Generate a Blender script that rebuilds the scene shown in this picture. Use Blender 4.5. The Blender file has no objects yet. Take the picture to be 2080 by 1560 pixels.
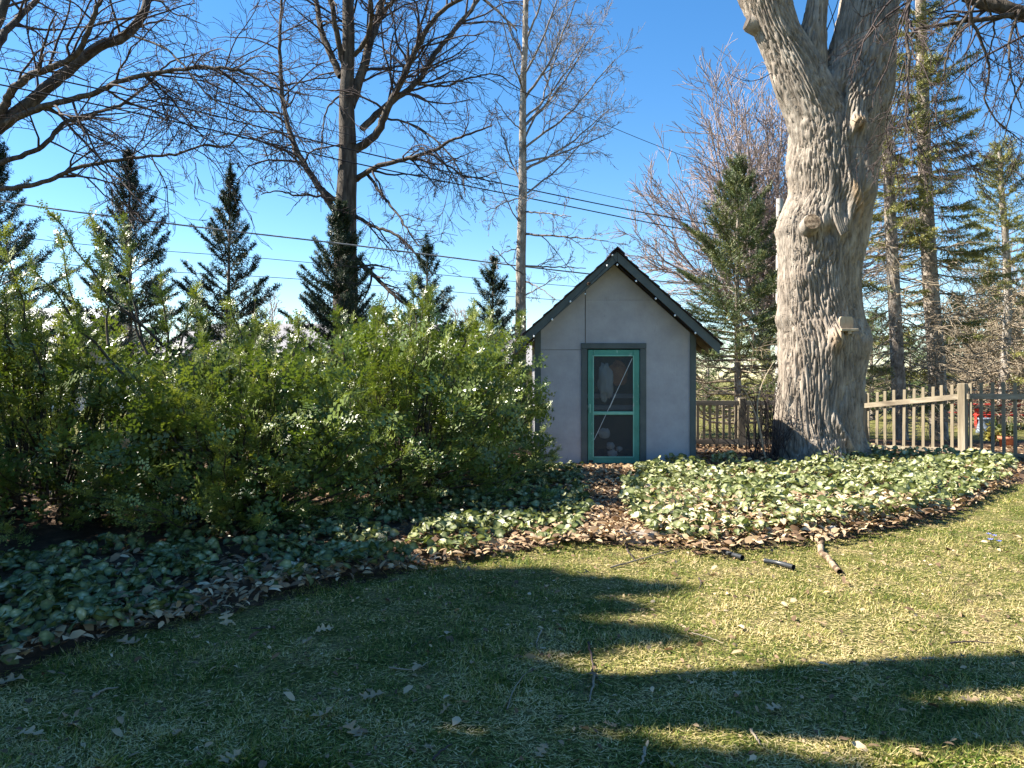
import bpy, math
import numpy as np
from mathutils import Vector

# ------------------------------------------------------------------ camera, world, sun, exposure
sc = bpy.context.scene
COL = sc.collection
F, HZ, EYE = 1500.0, 770.0, 1.5            # focal length in photo pixels, horizon row, eye height

cam_d = bpy.data.cameras.new('camera')
cam_d.sensor_width = 36.0
cam_d.lens = 36.0 * F / 2080.0
cam_d.shift_y = -10.0 / 2080.0
cam_d.clip_start, cam_d.clip_end = 0.05, 2000.0
cam = bpy.data.objects.new('camera', cam_d)
COL.objects.link(cam)
cam.location = (0, 0, EYE)
cam.rotation_euler = (math.radians(90), 0, 0)
sc.camera = cam

SUN_EL, SUN_AZ = math.radians(45.0), math.radians(8.0)     # azimuth: behind straight left
to_sun = Vector((-math.cos(SUN_EL) * math.cos(SUN_AZ), math.cos(SUN_EL) * math.sin(SUN_AZ), math.sin(SUN_EL)))
sun_d = bpy.data.lights.new('sun', 'SUN')
sun_d.energy = 5.0
sun_d.angle = math.radians(0.5)
sun_d.color = (1.0, 0.93, 0.82)
sun = bpy.data.objects.new('sun', sun_d)
COL.objects.link(sun)
sun.rotation_euler = to_sun.to_track_quat('Z', 'Y').to_euler()

world = bpy.data.worlds.new('World')
sc.world = world
world.use_nodes = True
wn = world.node_tree
bg = wn.nodes['Background']
sky = wn.nodes.new('ShaderNodeTexSky')
sky.sky_type = 'NISHITA'
sky.sun_disc = False
sky.sun_elevation = SUN_EL
sky.sun_rotation = math.atan2(to_sun.x, to_sun.y)
sky.altitude = 200
sky.air_density = 1.0
sky.dust_density = 0.1
sky.ozone_density = 2.2
hs = wn.nodes.new('ShaderNodeHueSaturation')
hs.inputs['Saturation'].default_value = 1.30
wn.links.new(sky.outputs[0], hs.inputs['Color'])
wn.links.new(hs.outputs[0], bg.inputs[0])
bg.inputs[1].default_value = 0.068

sc.view_settings.view_transform = 'Standard'
sc.view_settings.look = 'None'
sc.view_settings.exposure = 1.85
sc.view_settings.gamma = 1.0
sc.cycles.max_bounces = 8
sc.cycles.transparent_max_bounces = 12

# ------------------------------------------------------------------ helpers
def P(px, py, d):
    """photo pixel at depth d (metres in front of the camera) -> world point"""
    return np.array([(px - 1040.0) / F * d, d, EYE - (py - HZ) / F * d])

def G(px, py):
    """photo pixel on the ground -> world x, y"""
    d = EYE * F / (py - HZ)
    return ((px - 1040.0) / F * d, d)

def tag(o, label=None, cat=None, group=None, kind=None):
    if label: o['label'] = label
    if cat: o['category'] = cat
    if group: o['group'] = group
    if kind: o['kind'] = kind
    return o

def empty(name, loc=(0, 0, 0), label=None, cat=None, group=None):
    o = bpy.data.objects.new(name, None)
    o.empty_display_size = 0.2
    o.location = tuple(float(v) for v in loc)
    COL.objects.link(o)
    tag(o, label, cat, group)
    return o

def link(name, me, parent=None, loc=None, rot=None):
    o = bpy.data.objects.new(name, me)
    COL.objects.link(o)
    if parent is not None:
        o.parent = parent
        if loc is None:
            loc = tuple(-v for v in parent.location) if parent.parent is None else (0, 0, 0)
    if loc is not None: o.location = tuple(float(v) for v in loc)
    if rot is not None: o.rotation_euler = rot
    if name in ('foliage', 'twigs', 'branches', 'dead_branches', 'leaves', 'stems', 'petals'): o['kind'] = 'stuff'      # countless small pieces joined
    return o

def tri_mesh(name, V, T, mat, tone=None, smooth=False):
    V = np.ascontiguousarray(V, dtype=np.float32).reshape(-1, 3)
    T = np.ascontiguousarray(T, dtype=np.int32)
    k = T.shape[1]
    me = bpy.data.meshes.new(name)
    me.vertices.add(len(V)); me.vertices.foreach_set('co', V.ravel())
    n = len(T)
    me.loops.add(n * k); me.loops.foreach_set('vertex_index', T.ravel())
    me.polygons.add(n)
    me.polygons.foreach_set('loop_start', np.arange(0, n * k, k, dtype=np.int32))
    me.polygons.foreach_set('loop_total', np.full(n, k, dtype=np.int32))
    if smooth: me.polygons.foreach_set('use_smooth', np.ones(n, dtype=bool))
    if tone is not None:
        a = me.attributes.new('tone', 'FLOAT', 'POINT')
        a.data.foreach_set('value', np.ascontiguousarray(tone, dtype=np.float32).ravel())
    me.update(calc_edges=True)
    if mat: me.materials.append(mat)
    return me

def poly_mesh(name, V, Fc, mat, smooth=False):
    me = bpy.data.meshes.new(name)
    me.from_pydata([tuple(float(c) for c in v) for v in V], [], [tuple(f) for f in Fc])
    me.update()
    if smooth: me.polygons.foreach_set('use_smooth', np.ones(len(me.polygons), dtype=bool))
    me.materials.append(mat)
    return me

class MB:
    """collects simple solids into one mesh"""
    def __init__(s): s.v, s.f = [], []
    def add(s, V, Fc):
        o = len(s.v); s.v += [tuple(v) for v in V]; s.f += [tuple(i + o for i in f) for f in Fc]
    def box(s, x0, x1, y0, y1, z0, z1, b=0.0):
        if b <= 0:
            V = [(x, y, z) for z in (z0, z1) for x, y in ((x0, y0), (x1, y0), (x1, y1), (x0, y1))]
            s.add(V, [(3, 2, 1, 0), (4, 5, 6, 7), (0, 1, 5, 4), (1, 2, 6, 5), (2, 3, 7, 6), (3, 0, 4, 7)])
        else:
            V, Fc = bevel_box(x0, x1, y0, y1, z0, z1, b); s.add(V, Fc)
        return s
    def prism(s, pts, y0, y1):
        """xz outline extruded along y"""
        n = len(pts)
        V = [(x, y0, z) for x, z in pts] + [(x, y1, z) for x, z in pts]
        Fc = [tuple(range(n)), tuple(range(2 * n - 1, n - 1, -1))]
        Fc += [(i, i + n, (i + 1) % n + n, (i + 1) % n) for i in range(n)]
        s.add(V, Fc); return s
    def mesh(s, name, mat, smooth=False):
        me = poly_mesh(name, s.v, s.f, mat, smooth)
        import bmesh
        bm = bmesh.new(); bm.from_mesh(me); bmesh.ops.recalc_face_normals(bm, faces=bm.faces); bm.to_mesh(me); bm.free()
        return me

def bevel_box(x0, x1, y0, y1, z0, z1, b):
    V, idx = [], {}
    for i, x in enumerate((x0, x1)):
        for j, y in enumerate((y0, y1)):
            for k, z in enumerate((z0, z1)):
                sx, sy, sz = (b if i == 0 else -b), (b if j == 0 else -b), (b if k == 0 else -b)
                for ax, c in (('x', (x, y + sy, z + sz)), ('y', (x + sx, y, z + sz)), ('z', (x + sx, y + sy, z))):
                    idx[(i, j, k, ax)] = len(V); V.append(c)
    Fc = []
    g = lambda i, j, k, a: idx[(i, j, k, a)]
    for i in (0, 1): Fc.append([g(i, 0, 0, 'x'), g(i, 1, 0, 'x'), g(i, 1, 1, 'x'), g(i, 0, 1, 'x')])
    for j in (0, 1): Fc.append([g(0, j, 0, 'y'), g(1, j, 0, 'y'), g(1, j, 1, 'y'), g(0, j, 1, 'y')])
    for k in (0, 1): Fc.append([g(0, 0, k, 'z'), g(1, 0, k, 'z'), g(1, 1, k, 'z'), g(0, 1, k, 'z')])
    for i in (0, 1):
        for j in (0, 1): Fc.append([g(i, j, 0, 'x'), g(i, j, 1, 'x'), g(i, j, 1, 'y'), g(i, j, 0, 'y')])
        for k in (0, 1): Fc.append([g(i, 0, k, 'x'), g(i, 1, k, 'x'), g(i, 1, k, 'z'), g(i, 0, k, 'z')])
    for j in (0, 1):
        for k in (0, 1): Fc.append([g(0, j, k, 'y'), g(1, j, k, 'y'), g(1, j, k, 'z'), g(0, j, k, 'z')])
    for i in (0, 1):
        for j in (0, 1):
            for k in (0, 1): Fc.append([g(i, j, k, 'x'), g(i, j, k, 'y'), g(i, j, k, 'z')])
    return V, Fc

class Tubes:
    """many tapered tubes in one quad mesh"""
    def __init__(s): s.V, s.Q, s.n = [], [], 0
    def add(s, pts, rad, sides=5):
        pts = np.asarray(pts, float); rad = np.asarray(rad, float); m = len(pts)
        T = np.empty_like(pts)
        T[1:-1] = pts[2:] - pts[:-2]; T[0] = pts[1] - pts[0]; T[-1] = pts[-1] - pts[-2]
        T /= np.linalg.norm(T, axis=1, keepdims=True) + 1e-9
        mean = np.abs(pts[-1] - pts[0])
        ref = np.zeros(3); ref[int(np.argmin(mean))] = 1.0
        N = np.cross(T, ref); N /= np.linalg.norm(N, axis=1, keepdims=True) + 1e-9
        B = np.cross(T, N)
        a = np.arange(sides) * (2 * math.pi / sides)
        R = pts[:, None, :] + rad[:, None, None] * (np.cos(a)[None, :, None] * N[:, None, :] + np.sin(a)[None, :, None] * B[:, None, :])
        s.V.append(R.reshape(-1, 3))
        i = np.arange(m - 1)[:, None] * sides; j = np.arange(sides)[None, :]; j2 = (j + 1) % sides
        s.Q.append((np.stack([i + j, i + j2, i + sides + j2, i + sides + j], -1)).reshape(-1, 4) + s.n)
        s.n += m * sides
    def mesh(s, name, mat, smooth=True):
        return tri_mesh(name, np.concatenate(s.V), np.concatenate(s.Q), mat, None, smooth)

def smooth_path(pts, n):
    pts = np.asarray(pts, float)
    if len(pts) < 3:
        t = np.linspace(0, 1, n)[:, None]; return pts[0] * (1 - t) + pts[-1] * t
    seg = np.r_[0, np.cumsum(np.linalg.norm(np.diff(pts, axis=0), axis=1))]; seg /= seg[-1]
    t = np.linspace(0, 1, n)
    out = np.empty((n, 3))
    tang = np.gradient(pts, seg, axis=0)
    k = np.clip(np.searchsorted(seg, t, 'right') - 1, 0, len(pts) - 2)
    h = (seg[k + 1] - seg[k])[:, None]; u = ((t - seg[k])[:, None]) / h
    out = (2*u**3-3*u**2+1)*pts[k] + (u**3-2*u**2+u)*h*tang[k] + (-2*u**3+3*u**2)*pts[k+1] + (u**3-u**2)*h*tang[k+1]
    return out

def unit(v):
    v = np.asarray(v, float); return v / (np.linalg.norm(v, axis=-1, keepdims=True) + 1e-9)

def frames(xdir, normal):
    """rotation matrices whose x axis is xdir and whose z axis is close to normal"""
    X = unit(xdir); Y = unit(np.cross(normal, X)); Z = np.cross(X, Y)
    return np.stack([X, Y, Z], axis=-1)

def scatter(tv, tt, pos, M, scale, tone_t, tone_i):
    """copies of a small template (verts tv, tris tt) with rotations M, joined"""
    n, m = len(pos), len(tv)
    V = np.einsum('nij,mj->nmi', M, tv) * np.asarray(scale).reshape(n, 1, -1) + pos[:, None, :]
    T = (tt[None] + (np.arange(n) * m)[:, None, None]).reshape(-1, tt.shape[1])
    tone = np.clip(tone_t[None, :] + tone_i[:, None], 0, 1)
    return V.reshape(-1, 3), T, tone.ravel()

_rs = np.random.RandomState(7)
_perm = _rs.permutation(256); _perm = np.concatenate([_perm, _perm, _perm])
_grad = unit(_rs.normal(size=(256, 3)))
def perlin(p):
    p = np.asarray(p, float)
    i = np.floor(p).astype(int); f = p - i; i &= 255
    u = f * f * f * (f * (f * 6 - 15) + 10)
    def g(dx, dy, dz):
        h = _perm[_perm[_perm[i[..., 0] + dx] + i[..., 1] + dy] + i[..., 2] + dz]
        return (_grad[h] * (f - np.array([dx, dy, dz]))).sum(-1)
    x0 = lambda dy, dz: g(0, dy, dz) * (1 - u[..., 0]) + g(1, dy, dz) * u[..., 0]
    y0 = lambda dz: x0(0, dz) * (1 - u[..., 1]) + x0(1, dz) * u[..., 1]
    return (y0(0) * (1 - u[..., 2]) + y0(1) * u[..., 2]) * 1.6
def noise2(x, y, s, o=0.0):
    return perlin(np.stack([np.asarray(x) * s + o, np.asarray(y) * s - o, np.full_like(np.asarray(x, float), 0.37 + o)], -1))

def inside(poly, x, y):
    poly = np.asarray(poly); r = np.zeros(np.shape(x), bool)
    j = len(poly) - 1
    for i in range(len(poly)):
        xi, yi = poly[i]; xj, yj = poly[j]
        c = ((yi > y) != (yj > y)) & (x < (xj - xi) * (y - yi) / (yj - yi + 1e-12) + xi)
        r ^= c; j = i
    return r

# ------------------------------------------------------------------ materials
def nmat(name):
    m = bpy.data.materials.new(name); m.use_nodes = True
    nt = m.node_tree; b = nt.nodes['Principled BSDF']
    return m, nt, b
def ramp(nt, fac, stops):
    r = nt.nodes.new('ShaderNodeValToRGB'); e = r.color_ramp.elements
    while len(e) < len(stops): e.new(0.5)
    for k, (p, c) in enumerate(stops): e[k].position = p; e[k].color = (*c, 1)
    if fac is not None: nt.links.new(fac, r.inputs[0])
    return r
def texnoise(nt, scale, detail=4, rough=0.6, coord='Object', stretch=None):
    tc = nt.nodes.new('ShaderNodeTexCoord'); n = nt.nodes.new('ShaderNodeTexNoise')
    n.inputs['Scale'].default_value = scale; n.inputs['Detail'].default_value = detail; n.inputs['Roughness'].default_value = rough
    src = tc.outputs[coord]
    if stretch:
        mp = nt.nodes.new('ShaderNodeMapping'); mp.inputs['Scale'].default_value = stretch
        nt.links.new(src, mp.inputs[0]); src = mp.outputs[0]
    nt.links.new(src, n.inputs['Vector'])
    return n
def leafmat(name, stops, rough=0.45, spec=0.4, transl=0.3, tint=(1, 1, 1)):
    m, nt, b = nmat(name)
    a = nt.nodes.new('ShaderNodeAttribute'); a.attribute_name = 'tone'
    r = ramp(nt, a.outputs['Fac'], stops)
    nt.links.new(r.outputs[0], b.inputs['Base Color'])
    b.inputs['Roughness'].default_value = rough
    b.inputs['Specular IOR Level'].default_value = spec
    if transl > 0:
        t = nt.nodes.new('ShaderNodeBsdfTranslucent'); mx = nt.nodes.new('ShaderNodeMixShader')
        mul = nt.nodes.new('ShaderNodeMix'); mul.data_type = 'RGBA'; mul.blend_type = 'MULTIPLY'; mul.inputs[0].default_value = 1
        nt.links.new(r.outputs[0], mul.inputs[6]); mul.inputs[7].default_value = (*tint, 1)
        nt.links.new(mul.outputs[2], t.inputs[0])
        mx.inputs[0].default_value = transl
        nt.links.new(b.outputs[0], mx.inputs[1]); nt.links.new(t.outputs[0], mx.inputs[2])
        nt.links.new(mx.outputs[0], nt.nodes['Material Output'].inputs[0])
    return m
def noisemat(name, stops, scale, rough=0.85, spec=0.2, bump=0.0, bscale=None, stretch=None, detail=5, bdist=0.02):
    m, nt, b = nmat(name)
    n = texnoise(nt, scale, detail, 0.65, stretch=stretch)
    r = ramp(nt, n.outputs['Fac'], stops)
    nt.links.new(r.outputs[0], b.inputs['Base Color'])
    b.inputs['Roughness'].default_value = rough; b.inputs['Specular IOR Level'].default_value = spec
    if bump > 0:
        n2 = texnoise(nt, bscale or scale, 6, 0.7, stretch=stretch)
        bp = nt.nodes.new('ShaderNodeBump'); bp.inputs['Strength'].default_value = bump; bp.inputs['Distance'].default_value = bdist
        nt.links.new(n2.outputs['Fac'], bp.inputs['Height']); nt.links.new(bp.outputs[0], b.inputs['Normal'])
    return m

M = {}
def lawn_mat():
    m, nt, b = nmat('lawn_soil')
    n = texnoise(nt, 3.2, 6, .7); n2 = texnoise(nt, 55, 6, .75)
    r = ramp(nt, n.outputs['Fac'], [(.3, (.060, .075, .018)), (.48, (.13, .135, .04)), (.6, (.22, .185, .09)), (.74, (.10, .075, .048))])
    r2 = ramp(nt, n2.outputs['Fac'], [(.36, (.22, .24, .16)), (.5, (.95, .95, .9)), (.64, (2.2, 2.0, 1.6))])
    mu = nt.nodes.new('ShaderNodeMix'); mu.data_type = 'RGBA'; mu.blend_type = 'MULTIPLY'; mu.inputs[0].default_value = 1
    nt.links.new(r.outputs[0], mu.inputs[6]); nt.links.new(r2.outputs[0], mu.inputs[7]); nt.links.new(mu.outputs[2], b.inputs['Base Color'])
    b.inputs['Roughness'].default_value = .95; b.inputs['Specular IOR Level'].default_value = .1
    bp = nt.nodes.new('ShaderNodeBump'); bp.inputs['Strength'].default_value = 1.0; bp.inputs['Distance'].default_value = .03
    nt.links.new(n2.outputs['Fac'], bp.inputs['Height']); nt.links.new(bp.outputs[0], b.inputs['Normal'])
    return m
M['lawn'] = lawn_mat()
M['soil'] = noisemat('bed_soil', [(0.3, (.035, .022, .014)), (0.55, (.09, .055, .034)), (0.75, (.18, .115, .07))], 9, bump=.8, bscale=40)
M['grass'] = leafmat('grass_blade', [(0.0, (.030, .060, .008)), (.32, (.095, .15, .018)), (.55, (.24, .255, .05)), (.78, (.46, .385, .145)), (1.0, (.66, .53, .27))], .55, .25, .3, (1.0, 1.0, .6))
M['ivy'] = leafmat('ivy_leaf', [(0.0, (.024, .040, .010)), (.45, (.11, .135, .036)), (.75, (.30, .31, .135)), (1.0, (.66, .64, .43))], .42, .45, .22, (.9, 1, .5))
M['litter'] = leafmat('dry_leaf', [(0.0, (.07, .042, .024)), (.4, (.21, .135, .08)), (.75, (.42, .30, .17)), (1.0, (.60, .47, .31))], .7, .2, .15, (1, .8, .6))
M['yew'] = leafmat('yew_needle', [(0.0, (.024, .042, .010)), (.4, (.115, .165, .032)), (.7, (.255, .29, .068)), (1.0, (.45, .46, .17))], .34, .6, .26, (1.1, 1.1, .4))
M['spruce'] = leafmat('spruce_needle', [(0.0, (.008, .018, .010)), (.5, (.024, .044, .020)), (1.0, (.07, .085, .03))], .5, .35, .15, (1, 1.1, .5))
M['spruce_y'] = leafmat('spruce_needle_yellow', [(0.0, (.045, .06, .018)), (.5, (.18, .19, .05)), (1.0, (.36, .32, .11))], .5, .35, .2, (1.1, 1.0, .5))
M['blue_spruce'] = leafmat('blue_spruce_needle', [(0.0, (.022, .040, .018)), (.5, (.085, .12, .045)), (1.0, (.27, .26, .09))], .5, .35, .15, (1.1, 1.0, .5))
M['cedar'] = leafmat('far_evergreen', [(0.0, (.03, .05, .02)), (.5, (.085, .125, .045)), (1.0, (.16, .19, .075))], .6, .25, .2, (1, 1.1, .5))
M['flower'] = leafmat('blue_petal', [(0.0, (.12, .16, .55)), (1.0, (.3, .34, .8))], .5, .3, .2)
M['yellowleaf'] = leafmat('yellow_shrub_leaf', [(0.0, (.05, .06, .015)), (.5, (.22, .2, .04)), (1.0, (.42, .34, .08))], .5, .3, .2)
M['twig'] = noisemat('twig_bark', [(0.35, (.035, .025, .024)), (0.65, (.085, .064, .058))], 3.0, bump=0)
M['bark_dark'] = noisemat('bark_greybrown', [(0.3, (.032, .026, .022)), (0.5, (.075, .060, .048)), (0.7, (.15, .125, .10))], 9, bump=1.0, bscale=14, stretch=(1, 1, .22), bdist=.05)
M['bark_pale'] = noisemat('bark_pale', [(0.32, (.10, .085, .068)), (0.5, (.27, .235, .195)), (0.68, (.46, .42, .37))], 7, bump=.8, bscale=16, stretch=(1, 1, .5), bdist=.03)
M['bark_spruce'] = noisemat('bark_spruce', [(0.32, (.09, .072, .058)), (0.5, (.26, .215, .175)), (0.68, (.48, .43, .37))], 10, bump=1.0, bscale=22, stretch=(1, 1, .6), bdist=.04)
M['twig_pink'] = noisemat('twig_far_pinkish', [(0.35, (.19, .145, .135)), (0.65, (.38, .31, .29))], 2.0)
M['twig_tan'] = noisemat('twig_dead_tan', [(0.35, (.16, .125, .085)), (0.65, (.34, .28, .20))], 3.0)
M['fence'] = noisemat('weathered_cedar', [(0.3, (.13, .105, .07)), (0.5, (.27, .225, .155)), (0.7, (.42, .37, .275))], 6, bump=.7, bscale=30, stretch=(1, 1, .12), bdist=.008)
M['rail'] = noisemat('weathered_rail', [(0.3, (.15, .12, .085)), (0.5, (.31, .26, .185)), (0.7, (.46, .41, .31))], 6, bump=.7, bscale=30, stretch=(.12, .3, 1), bdist=.008)
M['cable'] = noisemat('cable_black', [(0.3, (.012, .012, .014)), (0.7, (.03, .03, .034))], 8, rough=.5)
M['cable_grey'] = noisemat('cable_grey', [(0.3, (.16, .17, .18)), (0.7, (.26, .27, .28))], 8, rough=.5)
M['pole'] = noisemat('pole_wood_pale', [(0.3, (.30, .28, .25)), (0.7, (.55, .52, .48))], 5, stretch=(1, 1, .1), bump=.5)
M['stone'] = noisemat('flagstone', [(0.3, (.16, .13, .105)), (0.5, (.29, .245, .20)), (0.72, (.42, .36, .30))], 7, bump=.8, bscale=18)
M['red'] = noisemat('red_paint', [(0.3, (.30, .022, .016)), (0.7, (.48, .05, .035))], 6)
M['planter'] = noisemat('blue_grey_glaze', [(0.3, (.16, .20, .26)), (0.7, (.30, .34, .40))], 4, rough=.5)
M['terracotta'] = noisemat('terracotta', [(0.3, (.32, .11, .06)), (0.7, (.48, .19, .11))], 6)
M['hose'] = noisemat('black_plastic', [(0.3, (.018, .02, .022)), (0.7, (.05, .055, .06))], 20, rough=.4, spec=.5)
M['wood_pale'] = noisemat('pale_dead_wood', [(0.3, (.27, .20, .13)), (0.7, (.52, .43, .31))], 8, bump=.5, bscale=40, stretch=(1, 1, .3), bdist=.005)
M['stick'] = noisemat('half_barked_branch', [(0.42, (.10, .07, .045)), (0.5, (.24, .17, .11)), (0.62, (.40, .31, .21))], 14, bump=.8, bscale=40)
M['siding_grey'] = noisemat('grey_siding', [(0.3, (.22, .21, .22)), (0.7, (.30, .29, .30))], 3)
M['siding_beige'] = noisemat('beige_siding', [(0.3, (.36, .31, .21)), (0.7, (.46, .40, .28))], 3)
M['siding_white'] = noisemat('white_siding', [(0.3, (.74, .74, .73)), (0.7, (.82, .82, .81))], 3)
M['roof_grey'] = noisemat('grey_shingles', [(0.3, (.17, .165, .17)), (0.7, (.30, .29, .29))], 14, bump=.6, bscale=30)
M['flue'] = noisemat('flue_metal_dark', [(0.3, (.03, .026, .026)), (0.7, (.07, .055, .05))], 6, rough=.6)

# painted shed materials: paint colours with faint wear and grain
def paint(name, c, var=.12, rough=.6, spec=.3, bump=.25, bscale=(60, 60, 6), wear=None, wear_amt=.0):
    m, nt, b = nmat(name)
    n = texnoise(nt, 3.5, 6, .7)
    lo = tuple(v * (1 - var) for v in c); hi = tuple(min(1, v * (1 + var)) for v in c)
    r = ramp(nt, n.outputs['Fac'], [(.35, lo), (.65, hi)])
    out = r.outputs[0]
    if wear:
        n3 = texnoise(nt, 11, 8, .75, stretch=(1, 1, .5))
        r3 = ramp(nt, n3.outputs['Fac'], [(.60 - wear_amt, (0, 0, 0)), (.66 - wear_amt, (1, 1, 1))])
        mx = nt.nodes.new('ShaderNodeMix'); mx.data_type = 'RGBA'
        nt.links.new(r3.outputs[0], mx.inputs[0]); nt.links.new(out, mx.inputs[6]); mx.inputs[7].default_value = (*wear, 1)
        out = mx.outputs[2]
    nt.links.new(out, b.inputs['Base Color'])
    b.inputs['Roughness'].default_value = rough; b.inputs['Specular IOR Level'].default_value = spec
    n2 = texnoise(nt, 1.0, 5, .7, stretch=bscale)
    bp = nt.nodes.new('ShaderNodeBump'); bp.inputs['Strength'].default_value = bump; bp.inputs['Distance'].default_value = .006
    nt.links.new(n2.outputs['Fac'], bp.inputs['Height']); nt.links.new(bp.outputs[0], b.inputs['Normal'])
    return m
M['wall'] = paint('grey_lilac_plywood', (.345, .338, .356), .10, .75, .2, .5, (45, 45, 7), (.25, .24, .252), -.03)
M['trim'] = paint('dark_green_grey_trim', (.075, .090, .088), .18, .6, .3, .4, (50, 50, 5), (.13, .12, .11), -.04)
M['door'] = paint('green_door_paint', (.055, .235, .175), .15, .5, .4, .4, (50, 50, 6), (.24, .42, .35), .0)
M['bead'] = paint('pale_green_bead', (.16, .40, .31), .15, .5, .4, .4, (50, 50, 6), (.40, .46, .40), .02)  # paler than the door: sun on the beads put into the paint
M['shingle'] = noisemat('roof_shingle_brown', [(0.3, (.022, .014, .014)), (0.7, (.06, .042, .04))], 40, rough=.9, bump=.8, bscale=120)
M['inside'] = noisemat('bare_wood_inside', [(0.3, (.10, .075, .05)), (0.7, (.18, .135, .09))], 5)
M['shelf'] = noisemat('grey_shelf', [(0.3, (.30, .31, .33)), (0.7, (.40, .41, .43))], 5)
M['sack'] = noisemat('pale_sack', [(0.3, (.60, .58, .54)), (0.7, (.78, .76, .72))], 6, bump=.5, bscale=20)  # for the puffball, and for lumps standing in for sun patches in the shed
M['rust'] = noisemat('orange_brown_blanket', [(0.35, (.35, .12, .05)), (0.6, (.72, .32, .13))], 5, bump=.5, bscale=20)  # for the lump standing in for the orange sun patch
M['bulb'] = noisemat('white_glass_bulb', [(0.3, (.75, .75, .74)), (0.7, (.85, .85, .84))], 6, rough=.25, spec=.5)
M['steel'] = noisemat('steel_rod', [(0.3, (.45, .45, .44)), (0.7, (.65, .65, .63))], 20, rough=.4)
def screen_mat():
    m, nt, b = nmat('fly_screen')
    b.inputs['Base Color'].default_value = (.05, .062, .072, 1); b.inputs['Roughness'].default_value = .35
    b.inputs['Specular IOR Level'].default_value = .35
    t = nt.nodes.new('ShaderNodeBsdfTransparent'); t.inputs[0].default_value = (.9, .93, .95, 1)
    mx = nt.nodes.new('ShaderNodeMixShader'); mx.inputs[0].default_value = .34
    nt.links.new(t.outputs[0], mx.inputs[1]); nt.links.new(b.outputs[0], mx.inputs[2])
    nt.links.new(mx.outputs[0], nt.nodes['Material Output'].inputs[0])
    return m
M['screen'] = screen_mat()
def glass_mat():
    m, nt, b = nmat('window_glass')
    b.inputs['Base Color'].default_value = (.03, .04, .05, 1); b.inputs['Roughness'].default_value = .05
    return m
M['glass'] = glass_mat()
def bark_big():
    m, nt, b = nmat('maple_bark')
    a = nt.nodes.new('ShaderNodeAttribute'); a.attribute_name = 'tone'
    n = texnoise(nt, 7, 7, .7, stretch=(1, 1, .35))
    r = ramp(nt, n.outputs['Fac'], [(.30, (.14, .118, .098)), (.5, (.30, .258, .216)), (.7, (.46, .41, .35))])
    n3 = texnoise(nt, 1.3, 4, .6)
    r3 = ramp(nt, n3.outputs['Fac'], [(.4, (.86, .86, .84)), (.62, (1.0, .97, .93))])
    mu = nt.nodes.new('ShaderNodeMix'); mu.data_type = 'RGBA'; mu.blend_type = 'MULTIPLY'; mu.inputs[0].default_value = 1
    nt.links.new(r.outputs[0], mu.inputs[6]); nt.links.new(r3.outputs[0], mu.inputs[7])
    r2 = ramp(nt, n.outputs['Fac'], [(.3, (.20, .135, .08)), (.7, (.42, .30, .185))])
    mx = nt.nodes.new('ShaderNodeMix'); mx.data_type = 'RGBA'
    nt.links.new(a.outputs['Fac'], mx.inputs[0]); nt.links.new(mu.outputs[2], mx.inputs[6]); nt.links.new(r2.outputs[0], mx.inputs[7])
    nt.links.new(mx.outputs[2], b.inputs['Base Color'])
    b.inputs['Roughness'].default_value = .9; b.inputs['Specular IOR Level'].default_value = .15
    n2 = texnoise(nt, 26, 7, .75, stretch=(1, 1, .3))
    bp = nt.nodes.new('ShaderNodeBump'); bp.inputs['Strength'].default_value = .9; bp.inputs['Distance'].default_value = .02
    nt.links.new(n2.outputs['Fac'], bp.inputs['Height']); nt.links.new(bp.outputs[0], b.inputs['Normal'])
    return m
M['maple'] = bark_big()
M['twig_pale'] = noisemat('twig_pale_grey', [(0.35, (.10, .088, .082)), (0.65, (.26, .235, .22))], 3.0)

# ------------------------------------------------------------------ ground
def grid_axis(a0, a1, step, far):
    mid = np.arange(a0, a1 + 1e-6, step)
    g = step * 1.35 ** np.arange(1, 60)
    up = a1 + np.cumsum(g); up = np.r_[up[up < far], far]
    dn = a0 - np.cumsum(g); dn = np.r_[dn[dn > -far], -far]
    return np.r_[dn[::-1], mid, up]
gx = grid_axis(-7, 9, .14, 900); gy = grid_axis(1.0, 12, .14, 900)
X, Y = np.meshgrid(gx, gy)
near = np.clip(1 - np.maximum(np.abs(X) - 9, 0) / 6, 0, 1) * np.clip(1 - np.maximum(np.abs(Y - 7) - 7, 0) / 6, 0, 1)
Z = (noise2(X, Y, .7) * .025 + noise2(X, Y, 3.1, 4.2) * .010) * near
def ground_z(x, y):
    return (noise2(x, y, .7) * .025 + noise2(x, y, 3.1, 4.2) * .010)
ny, nx = X.shape
q = np.arange(ny * nx).reshape(ny, nx)
lawn = link('lawn', tri_mesh('lawn', np.stack([X, Y, Z], -1).reshape(-1, 3),
            np.stack([q[:-1, :-1], q[:-1, 1:], q[1:, 1:], q[1:, :-1]], -1).reshape(-1, 4), M['lawn'], None, True))
tag(lawn, 'patchy early spring lawn, green mixed with straw', kind='structure')

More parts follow.
